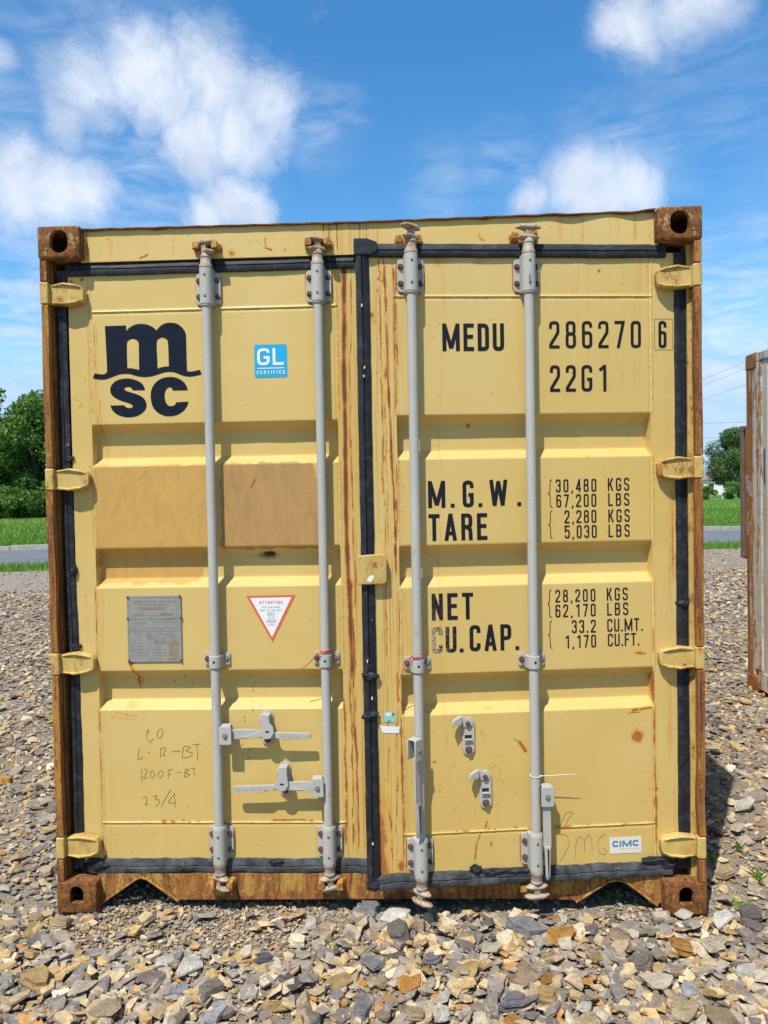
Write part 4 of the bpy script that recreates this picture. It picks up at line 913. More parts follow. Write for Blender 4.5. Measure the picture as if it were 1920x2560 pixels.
for x, z, rx, rz, s_ in ((.055, .163, .045, .022, 1), (.385, .150, .020, .015, 2), (.75, .180, .03, .006, 6)): lump(doorL, x, -.008, z, rx, .014, rz, s_)
for x, z, rx, rz, s_ in ((-1.150, .150, .026, .022, 3), (-.772, .187, .022, .018, 4), (-.09, .187, .055, .013, 7), (-.045, .166, .035, .018, 8), (-.62, .178, .06, .007, 9), (-.70, .180, .05, .008, 10)): lump(doorR, x, -.009, z, rx, .013, rz, s_)
for z, s_ in ((.915, 1), (.772, 2)): lump(doorR, -1.148, -.012, z, .031, .014, .016, s_)
lump(doorR, .028, -.004, 1.148, .030, .013, .020, 5)
lump(doorL, -.004, -.004, 1.305, .012, .014, .022, 6); lump(doorR, .003, -.006, .20, .018, .012, .05, 6); lump(doorR, .035, -.004, .545+.33, .02, .01, .03, 3)
for z, x in ((.205, .012), (.98, -.0), (1.70, -.01)): lump(doorL, x-.005, -.003, z+.03, .022, .01, .012, int(z*30))
# white chips on rubber
for k, z in enumerate((1.99, 2.02, 2.24, .965, .83, .30)):
    m = MB(); xx = -1.16+.016*rng.random(); m.prism([(xx, z), (xx+.002+.002*rng.random(), z+.002), (xx+.004, z+.006+.006*rng.random()), (xx+.0015, z+.010+.006*rng.random()), (xx-.0015, z+.006)], -.0205, -.015); RF('paint_chip', m, MCREAM, smooth=0)

# header and sill ------------------------------------------------------------
def header_y(X, Z):
    top = np.interp(X, [-1.06, 0, .70, .84, .93, 1.0, 1.06], [2.5846, 2.580, 2.5855, 2.5835, 2.588, 2.5848, 2.590])
    Z2 = 2.466+(Z-2.466)/(2.59-2.466)*(top-2.466)
    Y = .045+.0015*(vn(X+5, Z2+5, 5, 6, 70)-.5)
    return X, Z2, Y
me, X, Z = grid_mesh('header_beam', lines(-1.075, 1.075, .005), lines(2.466, 2.59, .005), header_y, [MY])
ru = np.zeros_like(X)
ru = np.maximum(ru, .95*np.clip((Z-2.568-.012*vn(X, Z*0, 18, 1, 4))/.012, 0, 1))
for x, s_, w_ in ((-.155, 1.0, .004), (-.135, .95, .003), (-.105, .9, .003), (-.085, .6, .003), (-.02, .95, .004), (.005, .8, .003), (-.06, .5, .004), (-.185, .5, .003), (.045, .45, .006), (.05, .5, .003)): streak(ru, X, Z, [(x, 2.60), (x, 2.45)], w_, s_, int(x*400)+900, .001)
for x, s_, w_ in ((-.96, .3, .012), (-.93, .22, .01), (-.72, .3, .01), (.80, .40, .010), (.72, .3, .012), (.99, .45, .009), (.93, .3, .012), (.60, .25, .02), (.90, .3, .006), (-1.05, .7, .008)): streak(ru, X, Z, [(x, 2.60), (x, 2.45)], w_, s_, int(x*400)+900, .001)
ru = np.maximum(ru, .5*np.clip((2.476-Z)/.012, 0, 1)*vn(X, Z*0, 12, 1, 6)*1.3)
for x, z, r in ((-.72, 2.535, .005), (-.82, 2.53, .006), (-.43, 2.525, .008), (-.30, 2.49, .011), (-.40, 2.49, .008), (-.50, 2.484, .02), (.13, 2.50, .012), (.10, 2.475, .03), (.2, 2.485, .006), (-.02, 2.52, .008), (.02, 2.51, .007), (.50, 2.52, .004), (1.04, 2.50, .006), (.55, 2.49, .02)): spot(ru, X, Z, x, z, r*.85, .78, int(x*77)+100)
seg(ru, X, Z, (-.375, 2.535), (-.372, 2.50), .004, .8); seg(ru, X, Z, (-.372, 2.50), (-.352, 2.492), .005, .9); seg(ru, X, Z, (-.82, 2.487), (-.85, 2.476), .005, .9); seg(ru, X, Z, (.42, 2.525), (.425, 2.508), .004, .9); seg(ru, X, Z, (.425, 2.508), (.44, 2.503), .004, .9)
set_drip(me, .8*np.exp(-((X+.08)/.13)**2)); set_wear(me, ru); hd = link('header_beam', me, box)
m = MB(); m.box(-1.075, 1.075, .0475, .12, 2.467, 2.575); m.build('header_back', MY, box)
m = MB(); n = 130
for i in range(n-1):
    pass
vs = []
for i in range(n):
    x = -1.062+2.124*i/(n-1); zt = float(np.interp(x, [-1.06, 0, .70, .84, .93, 1.0, 1.06], [2.5880, 2.5838, 2.589, 2.587, 2.5915, 2.5885, 2.594]))+.0022*math.sin(x*31)*max(0, min(1, (x-.6)/.1))+.0007*math.sin(x*57)
    pr = .033+.004*math.sin(x*23)*max(0, min(1, (x-.6)/.1))
    vs += [(x, pr, zt-.0045), (x, pr, zt), (x, .16, zt+.002), (x, .16, zt-.004)]
fs = [(4*i+j, 4*i+(j+1) % 4, 4*i+4+(j+1) % 4, 4*i+4+j) for i in range(n-1) for j in range(4)]
m.add(vs, [f[::-1] for f in fs]); m.build('top_lip', MTOPR, box, smooth=40)
SB = [(-1.075, .03), (-1.055, .022), (-.93, .112), (-.915, .1195), (-.90, .1195), (-.885, .114), (-.77, .027), (-.755, .0315), (.53, .038), (.735, .0335), (.75, .0275), (.865, .106), (.885, .1135), (.915, .1135), (.935, .106), (1.045, .015), (1.075, .03)]
def sill_y(X, Z):
    bz = np.interp(X, [p[0] for p in SB], [p[1] for p in SB])
    u = (Z-0)/.165; Z2 = bz+(.133-bz)*u
    return X, Z2, .045+.0025*(vn(X+5, Z2+5, 9, 14, 77)-.5)
me, X, Z = grid_mesh('door_sill', lines(-1.075, 1.075, .005, [p[0] for p in SB]), lines(0, .165, .006), sill_y, [MSILL])
ru = .75*np.clip((.052-Z+.02*vn(X, Z*0, 9, 1, 3))/.02, 0, 1)+.5*(X > -.05)+.9*np.exp(-((X+.30)/.14)**2)*np.clip((.085-Z)/.03, 0, 1)+.3*np.clip((-.90-X)/.1, 0, .6)  # extra rust right of centre paints in the shade under the open door
set_wear(me, ru); sl = link('door_sill', me, box)
m = MB(); m.tube([(-1.06, .046, .020), (-.93, .046, .1085), (-.908, .046, .117), (-.885, .046, .1105), (-.765, .046, .024)], .005, 8); m.build('notch_flange', MSILL, box, smooth=50)
m = MB(); m.tube([(.748, .046, .024), (.865, .046, .101), (.9, .046, .110), (.935, .046, .101), (1.05, .046, .012)], .0055, 8); m.build('notch_flange', MSILL, box, smooth=50)
m = MB(); m.box(-.765, .745, .049, .15, .036, .131); m.box(-1.06, 1.06, .10, .15, .122, .160); m.build('sill_back', MSILL, box)

# corner posts ---------------------------------------------------------------
HZ = [2.3455, 1.650, .951, .248]
def strip(x0, x1, y0, y1, z0, z1, seed, mt, name='corner_post', amp=.003):
    n = max(4, int((z1-z0)/.03)); vs = []
    for i in range(n):
        z = z0+(z1-z0)*i/(n-1); w1 = (vn(np.array([0.]), np.array([z+3]), 1, 7, seed)[0]-.5)*2*amp; w2 = (vn(np.array([0.]), np.array([z+3]), 1, 9, seed+1)[0]-.5)*2*amp
        vs += [(x0+w1, y0+w2*.5, z), (x1+w1*.8, y0+w2*.6, z), (x1+w1*.8, y1, z), (x0+w1, y1, z)]
    fs = [(4*i+j, 4*i+(j+1) % 4, 4*i+4+(j+1) % 4, 4*i+4+j) for i in range(n-1) for j in range(4)]+[(3, 2, 1, 0), (4*n-4, 4*n-3, 4*n-2, 4*n-1)]
    m = MB(); m.add(vs, fs); return m
for sg in (-1, 1):
    x0, x1 = sorted((sg*1.2165, sg*1.189)); zz = .121
    for hz in HZ[::-1]+[None]:
        z1 = hz-.044 if hz else 2.470
        o = strip(x0, x1, .006, .034, zz, z1, int(zz*40)+sg, MPOST, amp=.0032).build('corner_post', MPOST, box, smooth=35, bevel=.003)
        if hz: zz = hz+.044
    x0, x1 = sorted((sg*1.213, sg*(1.187 if sg < 0 else 1.178))); strip(x0, x1, .050, .178, .121, 2.47, 30+sg, MPOST if sg < 0 else MHINGE, amp=.001).build('corner_post', MPOST if sg < 0 else MHINGE, box, smooth=35)  # left inner post in brown as painted shade, right in yellow as lit face
    x0, x1 = sorted((sg*1.213, sg*1.203)); strip(x0, x1, .035, .049, .121, 2.47, 34+sg, MPOST, amp=.0005).build('corner_post', MPOST, box, smooth=35)
    x0, x1 = sorted((sg*1.173, sg*1.128)); m = MB(); m.box(x0, x1, .115, .175, .125, 2.47); m.build('jamb_shade', MHOLE, box)  # near-black box paints the shade in the gap beside the door
    for hz in HZ:   # hinges
        top = hz+.040; bot = hz-.040
        pts = [(1.188, top-.006), (1.150, top-.002), (1.130, top+.001), (1.086, top-.007), (1.069, top-.012), (1.0605, top-.024), (1.0605, bot+.020), (1.068, bot+.008), (1.085, bot+.002), (1.130, bot-.004), (1.150, bot-.001), (1.188, bot)]
        P = [(sg*a, c) for a, c in pts]
        m = MB(); m.prism(P, .024, .056); hg = m.build('hinge', MHINGE, box, smooth=35, bevel=.004, seg=3)
        m = MB(); m.tube([(sg*1.180, .023, top-.010), (sg*1.135, .0205, top-.004), (sg*1.09, .0215, top-.011), (sg*1.073, .0235, top-.018)], [.003, .005, .005, .003], 8)
        m.tube([(sg*1.180, .023, bot+.007), (sg*1.135, .0195, bot+.002), (sg*1.09, .0205, bot+.007), (sg*1.072, .0235, bot+.015)], [.003, .006, .0055, .003], 8)
        m.build('hinge_rib', MHINGE, hg, smooth=60)
        m = MB(); x0, x1 = sorted((sg*1.2185, sg*1.186)); m.box(x0, x1, .004, .036, hz-.041, hz+.041); m.build('hinge_knuckle', MHINGE, hg, smooth=35, bevel=.006, seg=3)
        m = MB(); m.tube([(sg*1.203, .020, hz-.060), (sg*1.203, .020, hz+.060)], .011, 10); m.build('hinge_pin', MTOPR, hg, smooth=40)

# lock rods --------------------------------------------------------------------
OFF = .038
def lathe(m, prof, x, y, n=24):
    k = m.add([(x+r*math.cos(2*math.pi*j/n), y+r*math.sin(2*math.pi*j/n), z) for z, r in prof for j in range(n)],
          [(i*n+j, i*n+(j+1) % n, (i+1)*n+(j+1) % n, (i+1)*n+j) for i in range(len(prof)-1) for j in range(n)]+[tuple(range(n-1, -1, -1)), tuple((len(prof)-1)*n+j for j in range(n))])
def rotz_tf(x, y, a):
    c, s_ = math.cos(a), math.sin(a); return lambda v: Vector((x+v.x*c-v.y*s_, y+v.x*s_+v.y*c, v.z))
def cam_head(m, x, ang, flip):
    """cam end of a lock rod, built upwards from z=2.424 (flip: mirrored downwards from z=.192)"""
    k0 = len(m.v); f0 = len(m.f)
    lathe(m, [(2.420, .020), (2.424, .0245), (2.434, .0245), (2.440, .0205), (2.460, .0195), (2.462, .0215), (2.466, .0215), (2.470, .0185), (2.480, .016), (2.486, .011)], x, -OFF)
    tf = rotz_tf(x, -OFF, ang)
    def plate(pts2, za, zb, k0_=.5, k1_=.5):
        n_ = len(pts2); zm_ = (za+zb)/2; rings = [(za, k0_), (zm_-.0022, 1.0), (zm_+.0022, 1.0), (zb, k1_)]
        vs = [(a_*k_, c_*(.35+.65*k_), z_) for z_, k_ in rings for a_, c_ in pts2]
        m.add([tuple(tf(Vector(v))) for v in vs], [tuple(range(n_))[::-1], tuple(range(3*n_, 4*n_))]+[(q_*n_+i_, q_*n_+(i_+1) % n_, (q_+1)*n_+(i_+1) % n_, (q_+1)*n_+i_) for q_ in range(3) for i_ in range(n_)])
    HEX = [(.044, -.004), (.044, .005), (.026, .017), (-.020, .018), (-.041, .007), (-.042, -.004), (-.026, -.016), (.022, -.017)]
    plate([(a_*.95, c_) for a_, c_ in HEX], 2.473, 2.493, .62, .42)
    m.prism([(-.017, 2.488), (.014, 2.488), (.009, 2.500), (.012, 2.513), (-.014, 2.513), (-.011, 2.500)], -.012, .007, tf)
    plate([(a_*1.10, c_*1.05) for a_, c_ in HEX], 2.508, 2.5265, .45, .72)
    if flip:
        m.v[k0:] = [(a, c, 2.610-z) for a, c, z in m.v[k0:]]; m.f[f0:] = [f[::-1] for f in m.f[f0:]]
def make_rod(frame, x, angs, seed):
    F = LF if frame == 'L' else RF
    m = MB(); n = 24
    rs = [(.190, .0178), (.6, .0178), (1.2, .0178), (1.9, .0178), (2.285, .0178)]
    lathe(m, rs, x, -OFF, n)
    rod = F('lock_rod', m, MROD, box, smooth=45)
    for flip in (False, True):
        m = MB(); cam_head(m, x, angs[1 if flip else 0], flip); m.build('rod_cam', MCAM, rod, smooth=45, bevel=.0028, seg=2)
        fz = (lambda z: 2.610-z) if flip else (lambda z: z)
        z0, z1 = sorted((fz(2.296), fz(2.414)))
        m = MB(); m.prism(rrect(x-.048, x+.048, z0, z1, .015), -.0085, -.002)
        br = m.build('rod_bracket', MROD, rod, smooth=35, bevel=.0015)
        m = MB(); zz = sorted((fz(2.290), fz(2.422)))
        arc = [(x-.026, .0)]+[(x+.0245*math.cos(R_(180+a)), -OFF+.0245*math.sin(R_(180+a))) for a in np.linspace(0, 180, 15)]+[(x+.026, .0)]
        vs = [(p[0], min(p[1], -.003) if i in (0, len(arc)-1) else p[1], z) for z in zz for i, p in enumerate(arc)]; k = len(arc)
        fs = [(j, j+1, k+j+1, k+j) for j in range(k-1)]+[tuple(range(k))[::-1], tuple(range(k, 2*k))]
        m.add(vs, fs)
        # rolled lip at the right edge
        m.box(x+.040, x+.0465, -.013, -.008, z0+.026, z1-.026)
        m.build('clamp_sleeve', MROD, rod, smooth=45, bevel=.0012)
        c = MB(); zc = fz(2.288); lathe(c, [(zc-.005, .0225), (zc+.005, .0225)], x, -OFF); zc2 = fz(2.281); 
        c.build('rod_collar', MROD, rod, smooth=40, bevel=.002)
        for dx in (-.036, .036):
            for z in (2.326, 2.386): dup(BOLT, 'bolt', rod, (x+dx, -.0085, fz(z)), rng.random()*6)
        for z in (2.317, 2.395):
            m = MB(); m.prism([(x+.005*math.cos(R_(45*k)), fz(z)+.005*math.sin(R_(45*k))) for k in range(8)], -OFF-.0252, -OFF-.020); m.build('rivet_hole', MHOLE, rod, smooth=0)
            m = MB(); m.prism([(x+.003*math.cos(R_(60*k)), fz(z)+.003*math.sin(R_(60*k))) for k in range(6)], -OFF-.0262, -OFF-.0205); m.build('rivet', MBOLTG, rod, smooth=0)
    # middle guide
    zc = .9585; hw = .0235
    m = MB()
    for s_ in (-1, 1):
        a_, c_ = sorted((x+s_*.0225, x+s_*.049)); m.prism(rrect(a_, c_, zc-hw, zc+hw, .007), -.0085, -.002)
    gd = m.build('rod_guide', MROD, rod, smooth=35, bevel=.0015)
    zm0, zm1 = zc-hw-.004, zc+hw-.006
    out = [(x-.0275, -.008), (x-.0245, -.022)]+[(x+.0235*math.cos(R_(180+a)), -OFF+.0235*math.sin(R_(180+a))) for a in np.linspace(15, 165, 11)]+[(x+.0245, -.022), (x+.0275, -.008)]
    m = MB(); k = len(out); m.add([(p[0], p[1], z) for z in (zm0, zm1) for p in out], [(j, j+1, k+j+1, k+j) for j in range(k-1)]+[tuple(range(k))[::-1], tuple(range(k, 2*k))])
    m.build('guide_strap', MROD, rod, smooth=45, bevel=.0015)
    for s_ in (-1, 1): dup(BOLTG if s_ > 0 else BOLT, 'bolt', rod, (x+s_*.037, -.0085, zc), rng.random()*6)
    m = MB(); m.prism([(x+.0048*math.cos(R_(45*k)), zc-.003+.0048*math.sin(R_(45*k))) for k in range(8)], -OFF-.0242, -OFF-.020); m.build('rivet_hole', MHOLE, rod, smooth=0)
    return rod
rod1 = make_rod('L', -.594+1.135, (R_(-28), R_(-35)), 1); tag(rod1, 'first lock rod from the left')
rod2 = make_rod('L', -.177+1.135, (R_(30), R_(24)), 2); tag(rod2, 'second lock rod from the left, red wire at its guide')
rod3 = make_rod('R', -.976, (R_(42), R_(-48)), 3); tag(rod3, 'third lock rod, beside the centre gasket')
rod4 = make_rod('R', -.553, (R_(4), R_(6)), 4); tag(rod4, 'rightmost lock rod, nylon tie round it')
# cam keepers on header and sill
def keeper(x, z, up, y0=.040):
    s_ = 1 if up else -1
    m = MB()
    m.box(x-.052, x+.052, y0-.004, y0+.002, z-.016, z+.016)
    for sg in (-1, 1):
        m.prism([(x+sg*.048, z-.014), (x+sg*.024, z-.012), (x+sg*.022, z+.004), (x+sg*.028, z+.015), (x+sg*.046, z+.013)], y0-.046, y0)
    return m
for x in (-.594, -.177):
    o = keeper(x+.004, 2.503, True).build('cam_keeper', MKEEP, box, smooth=35, bevel=.006, seg=3)
    o = keeper(x+.004, .107, False).build('cam_keeper', MKEEP, box, smooth=35, bevel=.006, seg=3)
for x, dz in ((.160, 0), (.582, .0)):
    o = keeper(x, 2.502, True).build('cam_keeper', MKEEP, box, smooth=35, bevel=.006, seg=3)
    o = keeper(x, .100, False).build('cam_keeper', MKEEP, box, smooth=35, bevel=.006, seg=3)

# lever handles ------------------------------------------------------------------
def hub(m, s_, x, z0, z1, tf=None):
    """bent bracket welded to the rod; x = rod axis, s_ = side"""
    a_, c_ = sorted((x+s_*.014, x+s_*.061))
    m.prism(rrect(a_, c_, z0, z1, .006, 3), -OFF-.030, -OFF-.024, tf)
    m.prism(rrect(a_, c_, z0+.004, z1-.004, .004, 3), -OFF+.004, -OFF+.009, tf)
    b0, b1 = sorted((x+s_*.020, x+s_*.056)); m.prism(rrect(b0, b1, z1-.006, z1+.002, .002, 2), -OFF-.029, -OFF+.008, tf)
def lever_handle(rod, x, s_, zc, ztxt):
    m = MB(); hub(m, s_, x, zc-.034, zc+.034); h_ = m.build('handle_bracket', MROD, rod, smooth=35, bevel=.002)
    X_ = lambda d_: x+s_*d_
    P = [(.052, .017), (.10, .020), (.15, .018), (.19, .011), (.215, .007), (.235, .007), (.352, .0035), (.3575, -.001), (.3575, -.014), (.353, -.0185), (.27, -.021), (.240, -.021), (.225, -.014), (.19, -.013), (.13, -.014), (.085, -.018), (.052, -.018)]
    m = MB(); m.prism([(X_(a_), zc+c_) for a_, c_ in P], -OFF-.014, -OFF-.007); lv = m.build('lever', MROD, rod, smooth=35, bevel=.0018)
    m = MB(); m.prism([(X_(a_), zc+c_) for a_, c_ in ((.235, .005), (.240, .0075), (.350, .004), (.3555, -.001), (.3555, -.014), (.351, -.0175), (.243, -.0195), (.232, -.012))], -OFF-.0175, -OFF-.0125); m.build('grip', MROD, rod, smooth=35, bevel=.0012)
    m = MB(); m.prism([(X_(a_), zc+c_) for a_, c_ in ((.09, -.012), (.17, .010), (.21, .001), (.20, -.008), (.13, -.013))], -OFF-.0165, -OFF-.013); m.build('lever_fold', MROD, rod, smooth=20, bevel=.001)
    m = MB(); a_, c_ = sorted((X_(.245), X_(.29))); fy = lambda x_, z_: -OFF-.0182
    text(m, 'HH D5', a_, c_, zc-.0105, zc-.0015, .16, fy, 1.3); a_, c_ = sorted((X_(.303), X_(.347))); text(m, '5D HH', a_, c_, zc-.0135, zc-.0045, .16, fy, 1.3)
    m.build('lettering', MGRYT, rod, smooth=0)
    dup(BOLTG, 'bolt', rod, (X_(.037), -OFF-.030, zc), .3)
lever_handle(rod1, .541, 1, .680, 0)
lever_handle(rod2, .958, -1, .481, 0)
def retainer(F, par, x, z0, z1, hooked, s_=1):
    m = MB(); w = .0225
    m.prism(rrect(x-w, x+w, z0, z1, .0215, 7), -.009, -.002); rt_ = F('handle_retainer', m, MROD, box, smooth=35, bevel=.0015)
    dup(BIGB, 'bolt', rt_, (x-.002, -.009 if hooked else -.040, z1-.022), .4); dup(BIGB, 'bolt', rt_, (x, -.009, z0+.020), 1.0)
    zm = (z0+z1)/2
    if hooked:
        m = MB(); m.prism([(x-.014, zm-.007), (x+.012, zm-.007), (x+.012, zm+.005), (x-.014, zm+.005)], -.0098, -.0075); m.build('slot', MHOLE, rt_, smooth=0)
        m = MB(); m.prism([(x-.014, zm-.030), (x+.014, zm-.028), (x+.014, zm-.010), (x-.012, zm-.010)], -.020, -.008, lambda v: Vector((v.x, v.y+(.0095 if v.z < zm-.02 and v.y < -.015 else 0), v.z))); m.build('catch_tongue', MROD, rt_, bevel=.002, smooth=35)
        # swung-up hasp
        zt = z1-.022; m = MB()
        m.prism([(x+.014, zt+.008), (x+.004, zt+.016), (x-.018, zt+.026), (x-.030, zt+.030), (x-.034, zt+.018), (x-.030, zt-.004), (x-.014, zt-.012), (x+.008, zt-.013), (x+.015, zt-.004)], -.014, -.0095)
        m.prism([(x-.028, zt+.034), (x-.044, zt+.028), (x-.060, zt+.020), (x-.066, zt+.004), (x-.061, zt-.009), (x-.055, zt-.002), (x-.046, zt+.004), (x-.032, zt-.002), (x-.026, zt+.012)], -.030, -.012, lambda v: Vector((v.x, v.y-.35*max(0, x-.03-v.x), v.z)))
        m.build('hasp', MROD, rt_, smooth=35, bevel=.0025)
    else:
        zt = z1-.022; m = MB(); q = x+s_*.006
        m.prism([(x-.018, zt+.010), (x-.010, zt+.019), (x+.006, zt+.020), (x+.016, zt+.010), (x+.018, zt-.012), (q+.026, zt-.026), (q+.029, zt-.050), (q+.016, zt-.071), (q-.004, zt-.074), (q-.022, zt-.062), (q-.026, zt-.044), (q-.016, zt-.034), (x-.014, zt-.014)], -OFF-.0235, -OFF-.0195)
        hp = m.build('hasp', MROD, rt_, smooth=35, bevel=.002)
        m = MB(); m.box(x-.016, x+.016, -OFF-.0195, -.009, zt-.010, zt+.014); m.build('hasp_hinge', MROD, rt_, bevel=.003, smooth=35)
        m = MB(); m.prism([(q+.004+.008*math.cos(R_(45*k)), zt-.045+.0035*math.sin(R_(45*k))) for k in range(8)], -OFF-.0243, -OFF-.020, lambda v: v); m.build('seal_hole', MHOLE, rt_, smooth=0)
        m = MB(); m.box(x-.010, x+.012, -.030, -.009, z0+.034, z0+.052); m.build('catch_tongue', MROD, rt_, bevel=.003, smooth=35)
        m = MB(); m.box(x-.030, x-.021, -.02, -.009, zt-.024, zt-.006); m.build('stop_tab', MROD, rt_, bevel=.002, smooth=35)
    return rt_
retainer(LF, box, .7265, .6274, .7594, False, 1); retainer(LF, box, .789, .4313, .5613, False, -1)
retainer(RF, box, -.7915, .6123, .750, True); retainer(RF, box, -.731, .4122, .5515, True)
# hanging handles on the right door
def hanging(rod, x, z0, z1, zend, phi, s_=1):
    c, sn = math.cos(phi), math.sin(phi)
    tf = lambda v: Vector((x+(v.x-x)*c-(v.y+OFF)*sn, -OFF+(v.x-x)*sn+(v.y+OFF)*c, v.z))
    m = MB(); hub(m, s_, x, z0, z1, tf); m.build('handle_bracket', MROD, rod, smooth=35, bevel=.002)
    xc = x+s_*.037; L_ = z0-zend
    P = [(-.014, 0), (-.015, -.25), (-.0145, -.50), (-.0155, -.54), (-.011, -.62), (-.0075, -.97), (-.004, -1.0), (.006, -1.0), (.0095, -.97), (.012, -.62), (.015, -.54), (.0145, -.2), (.013, .03)]
    m = MB(); m.prism([(xc+a_, z0+.01+q*L_) for a_, q in P], -OFF-.020, -OFF-.012, tf); m.build('lever', MROD, rod, smooth=35, bevel=.002)
    m = MB(); m.prism([(xc+a_, z0+.01+q*L_) for a_, q in ((-.012, -.56), (.0115, -.56), (.0075, -.96), (-.0045, -.96))], -OFF-.0255, -OFF-.0195, tf); m.build('grip', MROD, rod, smooth=35, bevel=.003)
    m = MB(); m.prism([(xc+a_, z0+.01+q*L_) for a_, q in ((-.0025, -.60), (.0045, -.60), (.003, -.95), (.0, -.95))], -OFF-.0265, -OFF-.0250, tf); m.build('grip_groove', MHOLE, rod, smooth=0)
    o = dup(BOLTG, 'bolt', rod, tf(Vector((xc, -OFF-.030, (z0+z1)/2)))); o.rotation_euler = (0, 0, phi)
hanging(rod4, -.553, .431, .503, .150, 0.0, 1)
hanging(rod3, -.976, .624, .700, .337, R_(46), -1)
# customs catch plate at the middle
m = MB(); m.prism([(-1.186, 1.250), (-1.186, 1.349), (-1.182, 1.354), (-1.100, 1.358), (-1.086, 1.355), (-1.081, 1.345), (-1.081, 1.258), (-1.086, 1.251), (-1.113, 1.249)], -.032, -.004)
kc = RF('catch_plate', m, MHINGE, box, smooth=35, bevel=.004, seg=3)
m = MB(); m.prism([(-1.155, 1.263), (-1.146, 1.280), (-1.132, 1.284), (-1.127, 1.274), (-1.140, 1.258)], -.0328, -.0318); m.build('white_tape', MWHT, kc, smooth=0)

# tie and wires (hang on the rods: things of their own) -----------------------------
def dr(x, y, z): c, s_ = math.cos(TH), math.sin(TH); return (HRr[0]+x*c-y*s_, HRr[1]+x*s_+y*c, z)
def dl(x, y, z): return (HL[0]+x, HL[1]+y, z)
m = MB(); m.tube([dr(-.553+.0190*math.cos(a), -OFF+.0190*math.sin(a), .5385+.003*math.sin(a*1.0)) for a in np.linspace(0, 2*math.pi, 25)], .0016, 6)
m.tube([dr(-.536, -.046, .5375), dr(-.50, -.052, .5390), (dr(-.45, -.056, .5425)), dr(-.407, -.058, .5435)], [.0016, .0015, .0014, .0008], 6); m.tube([dr(-.541, -.047, .5375), dr(-.534, -.047, .538)], .0035, 6)
tag(m.build('cable_tie', MZIP, None, smooth=50), 'pale nylon cable tie round the rightmost lock rod, its tail pointing right', 'cable tie')
m = MB(); m.tube([dl(.958+.0215*math.cos(a), -OFF+.0215*math.sin(a), .992+.004*math.cos(a)) for a in np.linspace(0, 2*math.pi, 25)], .0019, 6)
m.tube([dl(.978, -.048, .9933), dl(.95, -.064, .985), dl(.935, -.058, .981), dl(.9233, -.05, .974), dl(.905, -.045, .955), dl(.8919, -.043, .9413), dl(.872, -.042, .925), dl(.8557, -.04, .9038), dl(.862, -.04, .915)], .0019, 6); m.tube([dl(.936, -.058, .975), dl(.932, -.060, .983), dl(.928, -.056, .988)], .0034, 6)
tag(m.build('wire_seal', MSTR, None, smooth=50), 'short red wire knotted on the second lock rod, tail pointing down left', 'wire', 'red wires on the lock rod guides')
m = MB(); m.tube([dr(-.976+.0215*math.cos(a), -OFF+.0215*math.sin(a), .988+.003*math.cos(a)) for a in np.linspace(0, 2*math.pi, 25)], .0019, 6)
m.tube([dr(-.956, -.050, .990), dr(-.98, -.064, .989), dr(-1.003, -.05, .985), dr(-1.0177, -.045, .9656), dr(-1.03, -.036, .94), dr(-1.040, -.030, .912), dr(-1.045, -.025, .885), dr(-1.049, -.022, .86), dr(-1.0461, -.022, .8201), dr(-1.044, -.022, .835)], .0018, 6); m.tube([dr(-1.008, -.052, .981), dr(-1.003, -.054, .988), dr(-.998, -.05, .993)], .0036, 6)
tag(m.build('wire_seal', MSTR, None, smooth=50), 'long red wire tied to the third lock rod, hanging down beside the centre gasket', 'wire', 'red wires on the lock rod guides')

# ------------------------------------------------------------------ neighbouring containers
CX = 2.77+1.219
cw = empty('shipping_container', (CX, 3.26-LEN, 0)); tag(cw, 'rust streaked white container at the right edge with chalk marks on its post', 'shipping container')
shell(cw, 2.591, MWSIDE, MWHITE, MWSIDE)
for x, mx in ((-1.2195, 1), (1.2195, -1)):
    put_casting(cast_top, cw, x, 0, 2.471, mx, 1, MWPOST); put_casting(cast_bot, cw, x, 0, 0.0, mx, 1, MWPOST)
    put_casting(cast_top, cw, x, LEN, 2.471, mx, -1, MWPOST); put_casting(cast_bot, cw, x, LEN, 0.0, mx, -1, MWPOST)
m = MB(); m.box(-1.2165, -1.190, LEN-.110, LEN-.006, .121, 2.47); m.build('corner_post', MWPOST, cw, bevel=.006)
m = MB(); m.box(-1.214, -1.185, LEN-.255, LEN-.112, .166, 2.515); m.build('corner_post', MWHITE, cw, bevel=.012)
m = MB(); m.box(-1.17, 1.17, .01, .05, .10, 2.5); m.build('door', MWSIDE, cw)
m = MB(); m.box(-1.210, -1.2065, LEN-.30, LEN-.285, 1.60, 1.85); m.build('blue_marking', MDBLUE, cw)
def side_ribbon(m, pts, w_): 
    mm = MB(); ribbon(mm, pts, w_, False, lambda x, z: 0); m.add([(-1.2172, LEN-a, c) for a, c_, c in mm.v], mm.f)
m = MB()
for s_ in ([(.10, 1.66), (.082, 1.54)], [(.082, 1.66), (.070, 1.52)], [(.105, 1.60), (.058, 1.66)], [(.108, 1.56), (.055, 1.62)], [(.052, 1.62), (.046, 1.50)], [(.030, 1.60), (.042, 1.58), (.040, 1.52), (.022, 1.50), (.014, 1.56), (.024, 1.61), (.030, 1.60)],
           [(.055, 1.38), (.085, 1.36), (.095, 1.26), (.080, 1.20), (.060, 1.24), (.062, 1.30)], [(.045, 1.30), (.020, 1.29)], [(.06, .72), (.03, .70), (.03, .60), (.055, .58)], [(.045, .71), (.045, .57)]):
    m = MB(); side_ribbon(m, open_smooth([(.112-a, z) for a, z in s_]) if len(s_) > 2 else [(.112-a, z) for a, z in s_], .0075); m.build('chalk_stroke', MCHALK, cw, smooth=0)

